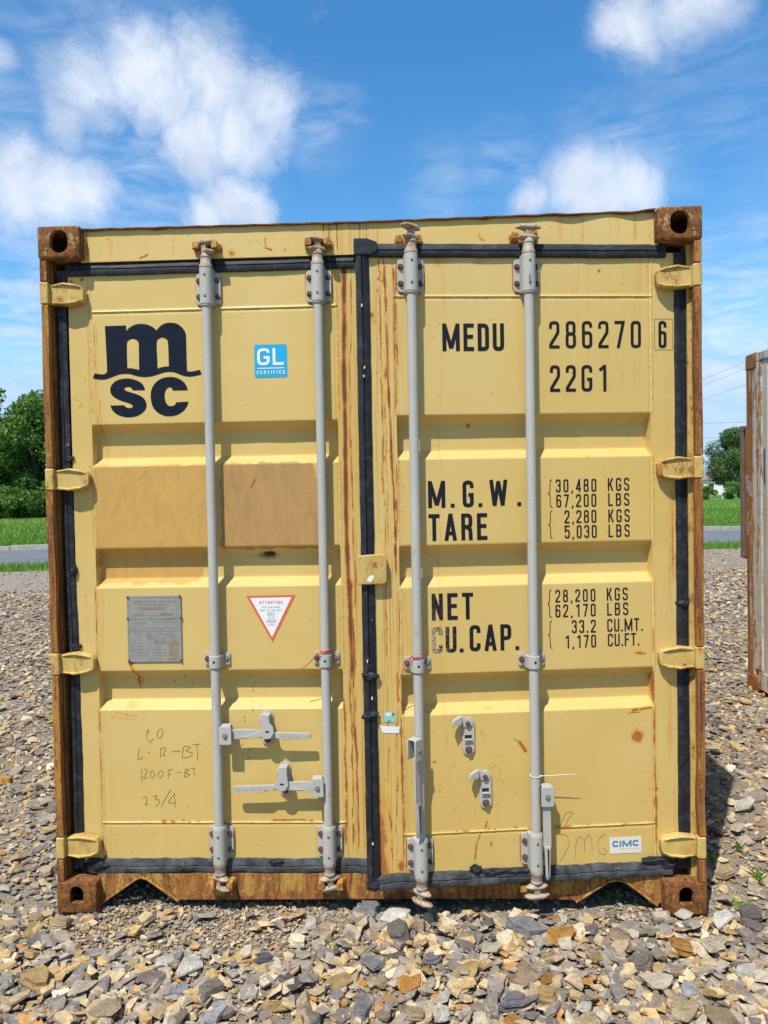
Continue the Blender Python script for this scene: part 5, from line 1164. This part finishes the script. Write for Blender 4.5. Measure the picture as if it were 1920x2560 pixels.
cr = empty('shipping_container', (7.44+1.219, 14.4-LEN, 0)); tag(cr, 'tall brown rusty container farther back, its edge just left of the white one', 'shipping container')
shell(cr, 2.90, MBROWN, MBROWN, MBROWN)
for x, mx in ((-1.2195, 1), (1.2195, -1)):
    for y, my in ((0, 1), (LEN, -1)): put_casting(cast_top, cr, x, y, 2.78, mx, my, MBROWN); put_casting(cast_bot, cr, x, y, 0.0, mx, my, MBROWN)
m = MB(); m.box(-1.2175, -1.190, LEN-.17, LEN-.006, .121, 2.78); m.build('corner_post', MBROWN, cr, bevel=.006)

# ------------------------------------------------------------------ ground, road
SL = .195; A_ = math.atan(SL)
def gy(x, v): return v+SL*x
def sheet(name, v0, v1, z, mt, x0=-600, x1=600, kind='structure'):
    m = MB(); m.add([(x0, gy(x0, v0), z), (x1, gy(x1, v0), z), (x1, gy(x1, v1), z), (x0, gy(x0, v1), z)], [(0, 1, 2, 3)])
    o = m.build(name, mt, None, smooth=0); tag(o, kind=kind); return o
def ground_mat(name, cols, scale, bs=.5, bd=.02, sp=None):
    m, b, p = mat(name); o = b.obj()
    v = b.n('ShaderNodeTexVoronoi'); b.put(v.inputs['Vector'], o); v.inputs['Scale'].default_value = scale
    n = b.noise(o, scale*.35, 6, .7); n2 = b.noise(o, .35, 5, .6); n3 = b.noise(o, scale*4, 4, .7)
    sepc = b.n('ShaderNodeSeparateColor'); lk(m.node_tree, v.outputs['Color'], sepc.inputs[0])
    c = b.ramp(sepc.outputs[0], [(i/(len(cols)-1), cc) for i, cc in enumerate(cols)])
    c = b.mix(b.ss(n, .35, .7, 0, .8), c, cols[0]); c = b.mix(b.ss(n2, .4, .65, 0, .45), c, cols[-1])
    if sp: c = b.mix(b.ss(n3, .66, .72, 0, .7), c, sp)
    h = b.math('ADD', v.outputs['Distance'], b.math('MULTIPLY', n, .8))
    fin_(b, p, c, .9, b.bump(h, bs, bd), spec=.2); return m
MGB = ground_mat('gravel_bed', [(0.185, 0.150, 0.110), (0.26, 0.212, 0.155), (0.31, 0.25, 0.17), (0.215, 0.185, 0.15)], 80)
MDIRT = ground_mat('bare_dirt', [(0.22, 0.17, 0.12), (0.27, 0.22, 0.17), (0.36, 0.31, 0.25), (0.24, 0.20, 0.16)], 22, .5, .03, (0.5, 0.45, 0.38))
MASPH = plain('old_asphalt', (0.155, 0.158, 0.165), .9, 0, .2, 1.2, .3, bdist=.01)
MKERB = plain('pale_concrete_kerb', (0.42, 0.40, 0.36), .85, 0, .3, 6, .4, bdist=.01)
MFIELD = ground_mat('meadow_green', [(0.065, 0.14, 0.02), (0.10, 0.21, 0.028), (0.14, 0.26, 0.035), (0.17, 0.24, 0.06)], 1.6, .6, .15)
MPATH = plain('pale_track', (0.44, 0.38, 0.28), .95, 0, .3, .8, .2)
gx = np.arange(-14, 14.01, .25)
g0 = sheet('ground', -40, 320, -.030, MFIELD, -900, 900); 
grav = sheet('gravel_bed', -14, 11.0, -.014, MGB, -30, 30)
sheet('dirt', 10.8, 15.2, -.010, MDIRT, -60, 60)
m = MB(); m.add([(-300, gy(-300, 16.9), -.012), (300, gy(300, 16.9), -.012), (300, gy(300, 22.7), -.012), (-300, gy(-300, 22.7), -.012)], [(0, 1, 2, 3)]); tag(m.build('road', MASPH, None, smooth=0), kind='structure')
kb = empty('kerb', (0, gy(0, 22.7), 0), A_); tag(kb, kind='structure')
m = MB(); m.box(-.595, .595, 0, .26, -.05, .135); ks = m.mesh('kerb_stone', MKERB, 0)
for k in range(-30, 31):
    o = link('kerb_stone', ks, kb, (k*1.2+rng.normal()*.01, rng.normal()*.012, rng.normal()*.008)); o.rotation_euler = (0, 0, rng.normal()*.006)
sheet('track', 64, 68, -.020, MPATH, -120, -10)

# ------------------------------------------------------------------ stones
PAL = [((0.190, 0.175, 0.165), 20), ((0.25, 0.23, 0.21), 17), ((0.135, 0.125, 0.122), 11), ((0.315, 0.28, 0.225), 20), ((0.41, 0.33, 0.205), 20), ((0.38, 0.265, 0.125), 11), ((0.36, 0.185, 0.055), 3), ((0.46, 0.41, 0.32), 5), ((0.21, 0.175, 0.165), 8), ((0.29, 0.225, 0.155), 9)]
pw = np.array([w for _, w in PAL], float); pw[4:8] *= 1.45; pw[8:] *= 1.3; pw /= pw.sum(); pc = np.array([c for c, _ in PAL])*np.array([1.12, 1.05, .95])
def hull_stone(seed, flat=.45, npts=13, bevel=0.0, sub=0):
    r_ = random.Random(seed); bm = bmesh.new()
    for i in range(npts):
        v = Vector((r_.gauss(0, 1), r_.gauss(0, 1), r_.gauss(0, 1))).normalized()*r_.uniform(.8, 1.0)
        bm.verts.new((v.x*.5*r_.uniform(.8, 1.05), v.y*.36, v.z*.5*flat))
    res = bmesh.ops.convex_hull(bm, input=bm.verts[:]); 
    bmesh.ops.delete(bm, geom=[v for v in bm.verts if not v.link_faces], context='VERTS')
    bmesh.ops.dissolve_limit(bm, angle_limit=R_(17), verts=bm.verts[:], edges=bm.edges[:])
    if bevel: bmesh.ops.bevel(bm, geom=bm.edges[:], offset=bevel, segments=1, affect='EDGES', profile=.6)
    if sub:
        bmesh.ops.triangulate(bm, faces=bm.faces[:]); bmesh.ops.subdivide_edges(bm, edges=bm.edges[:], cuts=sub, use_grid_fill=True)
        for v in bm.verts:
            c = v.co; v.co = c*(1+.05*math.sin(c.x*19+seed)*math.sin(c.y*23+seed*2)+.03*math.sin(c.z*60+c.x*9+seed))
    bmesh.ops.recalc_face_normals(bm, faces=bm.faces[:])
    me = bpy.data.meshes.new('stone'); bm.to_mesh(me); bm.free(); return me
def slate_stone(seed, layers=3, th=.11):
    r_ = random.Random(seed); bm = bmesh.new(); n = r_.randint(5, 8); base = []
    for i in range(n):
        a = 2*math.pi*(i+r_.uniform(-.32, .32))/n; q = r_.uniform(.34, .54); base.append((q*math.cos(a), q*math.sin(a)*.72))
    z = -th*layers/2
    for l in range(layers):
        k = 1-.13*abs(l-(layers-1)/2)*r_.uniform(.4, 1.8); ox, oy = r_.uniform(-.035, .035), r_.uniform(-.035, .035)
        t = th*r_.uniform(.5, 1.4); pts = [(x*k*r_.uniform(.9, 1.04)+ox, y*k*r_.uniform(.9, 1.04)+oy) for x, y in base]; sl_ = r_.uniform(-.06, .06)
        lo = [bm.verts.new((x, y, z+sl_*x)) for x, y in pts]; hi = [bm.verts.new((x*.965, y*.965, z+t+sl_*x+r_.uniform(-.012, .012))) for x, y in pts]
        bm.faces.new(lo[::-1]); bm.faces.new(hi)
        for i in range(n): bm.faces.new((lo[i], lo[(i+1) % n], hi[(i+1) % n], hi[i]))
        z += t*.97
    bmesh.ops.recalc_face_normals(bm, faces=bm.faces[:]); bmesh.ops.triangulate(bm, faces=bm.faces[:])
    me = bpy.data.meshes.new('stone'); bm.to_mesh(me); bm.free(); return me
def in_castings(x, y, r):
    return any(abs(x-cx_) < .085+r*.6 and -r*.55 < y < .19+r for cx_ in (-1.14, 1.14))
# large single stones, each an object under the gravel bed
BIG = [hull_stone(100+i, .24+.05*(i % 5), 16, .012, 0) for i in range(14)]+[slate_stone(200+i, 2+i % 3, .085) for i in range(12)]+[hull_stone(300+i, .22, 14, .015, 0) for i in range(6)]
for me in BIG:
    me.materials.append(MSTONE_O)
placed = []
def put_stone(x, y, s_, z=None, col=None, mi=None, rot=None, tilt=.35):
    me = BIG[mi if mi is not None else int(rng.integers(len(BIG)))]
    o = link('stone', me, grav, (x, y, (-.004+s_*.10+rng.random()*.008) if z is None else z))
    o.rotation_euler = rot or (rng.normal()*tilt*.6, rng.normal()*tilt*.6, rng.random()*6.28); o.scale = (s_, s_*(.8+.4*rng.random()), s_*(.8+.4*rng.random()))
    c = pc[rng.choice(len(PAL), p=pw)] if col is None else np.array(col); c = c*(.85+.3*rng.random()); o.color = (*c, 1); placed.append((x, y, s_*.42))
TAN = (.52, .45, .33); PALE = (.62, .58, .50); OCH = (.46, .31, .13); GRY = (.24, .235, .235); DGY = (.135, .13, .135); ORG = (.45, .22, .05)
# a few that stand out in the photograph
for x, y, s_, c_, mi_, rz in ((-.63, -.335, .16, PALE, 29, .4), (-.70, -.31, .11, PALE, 27, 1.0), (-.03, .02, .15, GRY, 15, 2.3), (.07, -.02, .16, PALE, 3, .3), (.40, -.22, .12, TAN, 26, .5), (.55, -.10, .19, GRY, 17, .1), (.64, -.16, .15, ORG, 27, .2), (.77, -.11, .10, (.22, .18, .17), 8, 2), (.30, -.35, .14, OCH, 27, .6), (.12, -.41, .16, ORG, 30, .9), (-.10, -.40, .14, OCH, 2, .3),
    (-.47, -.55, .15, (.45, .44, .43), 14, 1.4), (-.92, -.45, .13, TAN, 4, 1), (-.80, -.54, .15, (.42, .33, .2), 5, .3), (-.62, -.45, .11, (.30, .31, .34), 26, .7), (-.36, -.30, .09, DGY, 19, .4), (.90, -.40, .16, TAN, 28, .3), (.95, -.53, .15, (.55, .43, .24), 6, .8), (1.0, -.42, .10, (.36, .37, .36), 7, 1.7), (1.15, -.20, .15, TAN, 26, .9), (1.23, -.05, .16, PALE, 29, .2), (1.12, .012, .13, PALE, 27, .1), (.75, -.27, .08, (.38, .24, .1), 8, .2), (.56, -.32, .09, (.42, .36, .27), 9, .2),
    (1.22, -.36, .14, PALE, 2, .2), (1.35, -.42, .16, (.45, .45, .45), 17, 1.2), (-1.12, -.22, .06, PALE, 29, .2), (-1.20, .10, .10, PALE, 4, 1), (-.2, -.2, .08, TAN, 10, 1), (-.25, -.26, .09, TAN, 28, .3), (.2, -.28, .10, (.2, .19, .19), 16, .3), (0, -.30, .12, GRY, 14, 2), (-.02, -.52, .12, GRY, 20, 1.5), (.45, -.50, .12, (.21, .185, .2), 19, .3), (.66, -.52, .09, (.55, .5, .4), 11, .3), (-.28, -.52, .13, OCH, 12, .3), (.22, -.55, .10, PALE, 13, .9),
    (-1.6, .9, .13, PALE, 29, .3), (-1.45, .62, .12, (.40, .38, .33), 28, .4), (-1.5, 1.3, .17, TAN, 3, .8), (1.75, 2.0, .14, OCH, 2, .4), (1.6, 2.35, .12, OCH, 5, .1), (1.9, 1.75, .16, TAN, 28, .8), (1.5, 1.0, .17, TAN, 29, .4), (1.75, .95, .18, PALE, 26, .4), (1.62, .7, .15, TAN, 30, .9)):
    put_stone(x, y, s_, None, c_, mi_ % len(BIG), (rng.normal()*.12, rng.normal()*.12, rz))
tries = 0
while len(placed) < 292 and tries < 9000:
    tries += 1
    u = rng.random()
    if u < .66: x = -1.5+3.3*rng.random(); y = -.78+.80*rng.random()**.8
    elif u < .83: x = -1.32-1.3*rng.random(); y = -.5+3.2*rng.random()
    else: x = 1.32+1.6*rng.random(); y = -.5+3.2*rng.random()
    s_ = float(np.clip(rng.lognormal(-2.38, .36), .06, .18))
    if y > -.15 and abs(x) < 1.1 and s_ > .07: continue
    if -1.05 < x < -.1 and y > -.28 and s_ > .05: continue
    if abs(x) < 1.25 and y > .35: continue
    if in_castings(x, y, s_*.6): continue
    if any((x-px_)**2+(y-py_)**2 < (.72*(s_*.42+pr_))**2 for px_, py_, pr_ in placed): continue
    put_stone(x, y, s_)
# the rest of the gravel: one joined mesh of thousands of small stones
LIB = []
for i in range(20):
    me = hull_stone(500+i, (.24, .36, .17, .46)[i % 4], 10)
    LIB.append(me)
for i in range(14): LIB.append(slate_stone(600+i, 1 if i % 3 else 2, .10))
lib = []
for me in LIB:
    bm = bmesh.new(); bm.from_mesh(me); bmesh.ops.triangulate(bm, faces=bm.faces[:]); V = np.array([v.co[:] for v in bm.verts]); F = np.array([[v.index for v in f.verts] for f in bm.faces]); bm.free(); lib.append((V, F)); bpy.data.meshes.remove(me)
def scatter(name, P, S, tilt, zoff, label, seed, tris_small=False):
    g = np.random.default_rng(seed); n = len(P); li = g.integers(0, len(lib), n); VV = []; FF = []; CCc = []; base = 0
    ax = g.normal(0, tilt, n); ay = g.normal(0, tilt, n); az = g.random(n)*6.283
    ci = g.choice(len(PAL), n, p=pw); col = pc[ci]*(.8+.4*g.random((n, 1)))
    sc = S[:, None]*np.stack([.85+.4*g.random(n), .8+.5*g.random(n), .7+.7*g.random(n)], -1)
    for k, (V, F) in enumerate(lib):
        idx = np.where(li == k)[0]
        if not len(idx): continue
        v = V[None]*sc[idx][:, None, :]
        cx, sx = np.cos(ax[idx])[:, None], np.sin(ax[idx])[:, None]; y = v[..., 1]*cx-v[..., 2]*sx; z = v[..., 1]*sx+v[..., 2]*cx
        cy, sy = np.cos(ay[idx])[:, None], np.sin(ay[idx])[:, None]; x = v[..., 0]*cy+z*sy; z2 = -v[..., 0]*sy+z*cy
        cz, sz = np.cos(az[idx])[:, None], np.sin(az[idx])[:, None]; X = x*cz-y*sz; Y = x*sz+y*cz
        W_ = np.stack([X+P[idx, 0][:, None], Y+P[idx, 1][:, None], z2+P[idx, 2][:, None]], -1).reshape(-1, 3)
        f = (F[None]+(np.arange(len(idx))*len(V))[:, None, None]).reshape(-1, 3)+base
        VV.append(W_); FF.append(f); CCc.append(np.repeat(col[idx], len(V), 0)); base += len(W_)
    V = np.concatenate(VV).astype(np.float32); F = np.concatenate(FF).astype(np.int32); C_ = np.concatenate(CCc)
    me = bpy.data.meshes.new(name); me.vertices.add(len(V)); me.vertices.foreach_set('co', V.ravel()); me.loops.add(F.size); me.loops.foreach_set('vertex_index', F.ravel())
    me.polygons.add(len(F)); me.polygons.foreach_set('loop_start', np.arange(0, F.size, 3, dtype=np.int32)); me.polygons.foreach_set('loop_total', np.full(len(F), 3, np.int32))
    me.materials.append(MSTONE_A); me.update(calc_edges=True); me.polygons.foreach_set('use_smooth', [False]*len(F))
    a = me.attributes.new('stone_color', 'FLOAT_COLOR', 'POINT'); a.data.foreach_set('color', np.concatenate([C_, np.ones((len(C_), 1))], 1).astype(np.float32).ravel())
    o = link(name, me); tag(o, label, 'gravel', kind='stuff'); print(name, len(F)); return o
def pts(x0, x1, y0, y1, dens): 
    n = int((x1-x0)*(y1-y0)*dens); return np.stack([x0+(x1-x0)*rng.random(n), y0+(y1-y0)*rng.random(n)], -1)
Pz = []; Sz = []
def addp(P, smin, smax, zk=.20, pw_=2.0):
    s_ = smin+(smax-smin)*rng.random(len(P))**pw_
    hum = .014*(vn(P[:, 0]+20, P[:, 1]+20, 2.2, 2.2, 5)-.3)
    Pz.append(np.concatenate([P, (-.020+s_*zk+hum+.006*rng.random(len(P)))[:, None]], 1)); Sz.append(s_)
ok = lambda P, r=.0: np.array([not in_castings(x, y, r) for x, y in P])
P = pts(-1.9, 1.9, -.85, .06, 2600); addp(P, .014, .036)
P = pts(-1.9, 1.9, -.85, .0, 1300); P = P[ok(P, .03)]; P = P[~((P[:, 0] > -1.05) & (P[:, 0] < -.1) & (P[:, 1] > -.25) & (rng.random(len(P)) < .85))]; addp(P, .034, .088, .27, 1.5)
P = pts(-3.2, 3.6, -2.3, -.85, 700); addp(P, .018, .06); P = pts(-1.15, .1, -.32, .30, 9000); addp(P, .008, .019, .35)
P = pts(-1.15, 1.15, .0, .9, 1400); addp(P, .012, .040, .2)
for x0, x1 in ((-3.2, -1.21), (1.21, 3.6)):
    P = pts(x0, x1, -.85, 3.2, 1500); addp(P[ok(P, .01)], .018, .050); P = pts(x0, x1, -.5, 3.2, 170); addp(P[ok(P, .04)], .045, .12, .2, 2.2)
for x0, x1 in ((-5.5, -1.2), (1.2, 5.5)):
    P = pts(x0, x1, 3.2, 6.5, 720); addp(P, .028, .085, .2, 2.0); 
for x0, x1 in ((-9, -2.6), (2.6, 8.5)):
    P = pts(x0, x1, 6.5, 12.0, 270); P = P[(P[:, 1] < gy(P[:, 0], 11+1.2*(rng.random(len(P))-.5)))]; addp(P, .045, .11)
P = pts(-13, -3, 8, 15, 55); P = np.concatenate([P, pts(3, 12, 9, 17, 55)]); P = P[(P[:, 1] < gy(P[:, 0], 15.0))]; addp(P, .03, .08)
scatter('gravel', np.concatenate(Pz), np.concatenate(Sz), .27, 0, 'mixed grey and tan broken slate gravel covering the yard around the containers', 3)

# ------------------------------------------------------------------ grass, weeds
def blades(name, P, h0, h1, w, label, cat, seed, col=None, lean=.35, kind='stuff'):
    g = np.random.default_rng(seed); n = len(P); h = (h0+(h1-h0)*g.random(n)); a = g.random(n)*6.28; l = g.normal(0, lean, n)*h; b_ = g.random(n)*6.28
    dx, dy = np.cos(a)*w/2, np.sin(a)*w/2; lx, ly = np.cos(b_)*l, np.sin(b_)*l
    z = P[:, 2]
    V = np.stack([np.stack([P[:, 0]-dx, P[:, 1]-dy, z], -1), np.stack([P[:, 0]+dx, P[:, 1]+dy, z], -1), np.stack([P[:, 0]+lx*.35+dx*.7, P[:, 1]+ly*.35+dy*.7, z+h*.6], -1), np.stack([P[:, 0]+lx, P[:, 1]+ly, z+h], -1)], 1).reshape(-1, 3).astype(np.float32)
    F = (np.array([[0, 1, 2], [0, 2, 3]])[None]+(np.arange(n)*4)[:, None, None]).reshape(-1, 3).astype(np.int32)
    me = bpy.data.meshes.new(name); me.vertices.add(len(V)); me.vertices.foreach_set('co', V.ravel()); me.loops.add(F.size); me.loops.foreach_set('vertex_index', F.ravel())
    me.polygons.add(len(F)); me.polygons.foreach_set('loop_start', np.arange(0, F.size, 3, dtype=np.int32)); me.polygons.foreach_set('loop_total', np.full(len(F), 3, np.int32)); me.materials.append(MGRASS); me.update(calc_edges=True)
    t = me.attributes.new('tint', 'FLOAT', 'POINT'); t.data.foreach_set('value', np.repeat(np.clip(g.normal(.5, .28, n), 0, 1), 4).astype(np.float32))
    o = link(name, me); tag(o, label, cat, kind=kind); return o
def vpts(x0, x1, v0, v1, dens, z=-.02):
    n = int((x1-x0)*(v1-v0)*dens); x = x0+(x1-x0)*rng.random(n); v = v0+(v1-v0)*rng.random(n); return np.stack([x, v+SL*x, np.full(n, z)], -1)
P = np.concatenate([vpts(a, c, 15.1, 16.9, 260) for a, c in ((-14, -5), (5, 13))]); blades('grass', P, .04, .17, .02, 'ragged green grass strip between the yard and the road', 'grass', 1)
P = np.concatenate([vpts(a, c, 22.98, 30, 140) for a, c in ((-20, -7), (7, 19))]+[vpts(a, c, 30, 48, 34) for a, c in ((-32, -9), (9, 30))]+[vpts(a, c, 48, 80, 8) for a, c in ((-50, -16), (14, 50))]); blades('grass', P, .05, .22, .05, 'bright green meadow grass beyond the road', 'grass', 2)
def weed(x, y, s_, label, seed):
    g = random.Random(seed); n = g.randint(7, 12); P = np.array([[x+g.gauss(0, .006), y+g.gauss(0, .006), 0.0] for _ in range(n*2)])
    return blades('weed', P, s_*.3, s_*.65, s_*.10, label, 'weed', seed, lean=.8, kind=None)
for x, y, s_, lb in ((.88, -.02, .050, 'small green weed in the gravel before the right forklift notch'), (.99, -.10, .038, 'tiny green sprig left of the lower right corner casting'), (.92, .13, .06, 'slim weed standing in the shade of the right notch'), (1.36, .02, .07, 'leafy weed in gravel right of the container corner'), (1.52, .26, .085, 'largest weed at the right edge beside the shadow'), (1.40, .42, .06, 'weed inside the container shadow edge'), (1.55, .52, .07, 'upper weed tuft at the right edge above the others'), (-.42, -.36, .035, 'tiny weed between stones in front of the left door'), (.42, -.06, .03, 'pale sprig before the big grey slate'), (1.03, -.30, .035, 'little weed in the gravel at lower right'), (-1.48, 2.6, .09, 'sparse weed on the gravel left of the container')):
    tag(weed(x, y, s_, lb, int(abs(x*991+y*577))), group=None)

# ------------------------------------------------------------------ trees
def leaves_mesh(name, clumps, n, size, mt, seed, squash=.8):
    g = np.random.default_rng(seed); cl_ = np.array(clumps); wts = cl_[:, 3]**2; wts /= wts.sum(); ci = g.choice(len(cl_), n, p=wts)
    d_ = g.normal(size=(n, 3)); d_ /= np.linalg.norm(d_, axis=1)[:, None]; r = cl_[ci, 3]*(.62+.45*g.random(n)**.7)*(1+.25*(vn(d_[:, 0]*3+9+ci, d_[:, 2]*3+9, 1.5, 1.5, seed)-.5))
    C_ = cl_[ci, :3]+d_*r[:, None]*np.array([1, 1, squash])
    s_ = size*(.6+.8*g.random(n)); a = g.normal(size=(n, 3)); nn = d_*.8+a*.55; nn /= np.linalg.norm(nn, axis=1)[:, None]
    t = np.cross(nn, g.normal(size=(n, 3))); t /= np.linalg.norm(t, axis=1)[:, None]; b_ = np.cross(nn, t)
    q = s_[:, None]
    V = np.stack([C_-t*q*.5, C_-b_*q*.28, C_+t*q*.55-nn*q*.12, C_+b_*q*.28], 1).reshape(-1, 3).astype(np.float32)
    F = (np.array([[0, 1, 2], [0, 2, 3]])[None]+(np.arange(n)*4)[:, None, None]).reshape(-1, 3).astype(np.int32)
    me = bpy.data.meshes.new(name); me.vertices.add(len(V)); me.vertices.foreach_set('co', V.ravel()); me.loops.add(F.size); me.loops.foreach_set('vertex_index', F.ravel())
    me.polygons.add(len(F)); me.polygons.foreach_set('loop_start', np.arange(0, F.size, 3, dtype=np.int32)); me.polygons.foreach_set('loop_total', np.full(len(F), 3, np.int32)); me.materials.append(mt); me.update(calc_edges=True)
    tv = np.clip(.5+.22*g.normal(size=n)+.5*(vn(ci*3.7, ci*1.3, 1, 1, seed+3)-.5), 0, 1); ta = me.attributes.new('tint', 'FLOAT', 'POINT'); ta.data.foreach_set('value', np.repeat(tv, 4).astype(np.float32)); return me
def tree_parts(H, Rr, base, seed, n, leaf, mt, nc=34):
    g = random.Random(seed); cl_ = []
    for i in range(nc):
        u = (i+.5)/nc; z = base+(H-base)*(u**.85); w = Rr*(1-.15*abs(u-.25)*2)*math.sqrt(max(.05, 1-max(0, (u-.35)/.65)**2.2)); a = g.random()*6.28; q = w*math.sqrt(g.random())*.85
        cl_.append((q*math.cos(a), q*math.sin(a), z, Rr*g.uniform(.22, .36)))
    crown = leaves_mesh('crown', cl_, n, leaf, mt, seed)
    m = MB(); m.tube([(0, 0, -.1), (.05, 0, H*.2), (-.1, .1, H*.5), (.1, 0, H*.8)], [H*.022, H*.017, H*.011, H*.004], 9)
    for i in range(9):
        c = cl_[g.randrange(nc)]; z0 = H*g.uniform(.2, .55); m.tube([(0, 0, z0), (c[0]*.5, c[1]*.5, (z0+c[2])/2+.3), c[:3]], [H*.009, H*.006, H*.002], 6)
    return crown, m.mesh('trunk', MBARK, 40)
def tree(name, x, y, meshes, rz, sc, label, cat='tree', group=None):
    t = empty(name, (x, y, -.02), rz); t.scale = (sc,)*3; tag(t, label, cat, group); link('crown', meshes[0], t); link('trunk', meshes[1], t); return t
TA = tree_parts(11.5, 5.2, .9, 1, 26000, .34, MLEAF, 46); TB = tree_parts(10, 4.6, .4, 2, 22000, .32, MLEAF, 40); TC = tree_parts(9.5, 5.2, 2.6, 3, 26000, .30, MLEAF2, 40)
BU = tree_parts(2.6, 2.2, .1, 4, 6000, .2, MLEAF, 16)
for x, y, tm, rz, sc, lb in ((-38.5, 62, TA, .3, 1.08, 'tallest broad green tree at the left edge beyond the meadow'), (-32.0, 61, TB, 1.2, .93, 'rounded green tree nearest the container on its left side'), (-46.5, 64, TA, 2.4, 1.0, 'dense tree left of the tallest one at the frame edge'), (-25.5, 65, TB, 4.0, .80, 'lower tree behind the container, right end of the left tree row'), (-41.5, 68, TB, 2.2, 1.15, 'tree filling the gap behind the tallest left tree'), (-34.5, 67, TA, 3.3, .92, 'tree behind the rounded left tree'), (-36.0, 57.5, BU, .3, 1.25, '')):
    if lb: tree('broadleaf_tree', x, y, tm, rz, sc, lb, 'tree', 'trees in the left row beyond the road')
    else: pass
for k, (x, y, sc, lb) in enumerate(((-36.4, 58, 1.1, 'low dark shrub under the tallest left tree'), (-33.0, 58.5, .95, 'low shrub under the rounded left tree, close to the container post'), (-40.0, 58, 1.2, 'shrub at the frame edge below the left trees'), (-29.5, 60, 1.1, 'shrub right of the rounded left tree'), (-34.7, 59.5, 1.35, 'taller shrub in the middle of the left undergrowth'), (-38.2, 59.0, 1.3, 'dense shrub left of the middle one in the left undergrowth'))):
    tree('shrub', x, y, BU, k*1.3, sc, lb, 'shrub', 'shrubs under the left trees')
tree('broadleaf_tree', 47.8, 110, TC, .5, .98, 'round glossy tree seen in the gap between the yellow and white containers', 'tree')
tree('broadleaf_tree', 40.2, 112, TB, 1.5, .90, 'darker tree just right of the yellow container post', 'tree')
tree('broadleaf_tree', 56.5, 113, TC, 2.2, .95, 'tree hidden mostly behind the white container', 'tree')
for k, (x, y, sc, lb) in enumerate(((39.2, 92, .75, 'small bush in the gap beside the yellow container post'), (36.8, 93, .6, 'low bush against the yellow container post'), (43.0, 93.5, .62, 'bush below the round tree right of the gap'), (46.2, 94, .8, 'bush beside the white container edge'))):
    tree('bush', x, y, BU, k*2.1+.4, sc, lb, 'bush', 'bushes in front of the far fence')
# white board fence and house beyond
fn = empty('fence', (36, 104, 0)); tag(fn, 'long low white fence in front of the far trees', 'fence')
m = MB(); m.box(-6, 26, -.03, .03, 1.15, 1.45); m.build('rail', MWHT, fn); m = MB(); m.box(-6, 26, -.03, .03, .55, .8); m.build('rail', MWHT, fn)
m = MB(); m.box(-.07, .07, -.07, .07, -.05, 1.6); fp_ = m.mesh('post', MWHT, 0)
for k in range(13): link('post', fp_, fn, (-6+k*2.6, 0, 0))
hs_ = empty('house', (55.5, 150, 0)); tag(hs_, 'white walled house with a grey roof far beyond the fence', 'house')
m = MB(); m.box(-5, 7, -4, 4, 0, 3.0); m.build('wall', MWHT, hs_)
m = MB(); m.add([(-5.5, -4.5, 2.95), (7.5, -4.5, 2.95), (7.5, 4.5, 2.95), (-5.5, 4.5, 2.95), (-3.5, 0, 4.9), (5.5, 0, 4.9)], [(0, 1, 5, 4), (2, 3, 4, 5), (1, 2, 5), (3, 0, 4), (0, 3, 2, 1)]); m.build('roof', plain('grey_roof', (0.25, 0.22, 0.2), .9), hs_, smooth=0)
for wx in (-3.2, -.6, 2.2, 5): m = MB(); m.box(wx-.5, wx+.5, -4.04, -4.0, 1.0, 2.1); w__ = m.build('window', MHOLE, hs_)
# power lines
def wire(p, q, sag, lb, r=.009):
    P = [Vector(p).lerp(Vector(q), k/24)-Vector((0, 0, 4*sag*(k/24)*(1-k/24))) for k in range(25)]; m = MB(); m.tube(P, r, 5); tag(m.build('power_line', MWIRE, None, smooth=50), lb, 'power line', 'power lines across the background')
wire((-60, 60, 7.6), (60, 60, 6.9), .45, 'darker power line crossing above the tree in the right gap'); wire((-60, 60, 5.9), (60, 60, 6.1), .6, 'lowest power line, touching the tree tops')
for z0, z1, lb in ((7.48, 8.41, 'topmost rising power line between the containers'), (7.14, 8.03, 'second rising power line between the containers'), (6.37, 7.16, 'third rising power line between the containers')):
    s_ = (z1-z0)/2.4; wire((16.1-9, 40, z0-s_*9), (18.5+10, 40, z1+s_*10), .05, lb, .006)
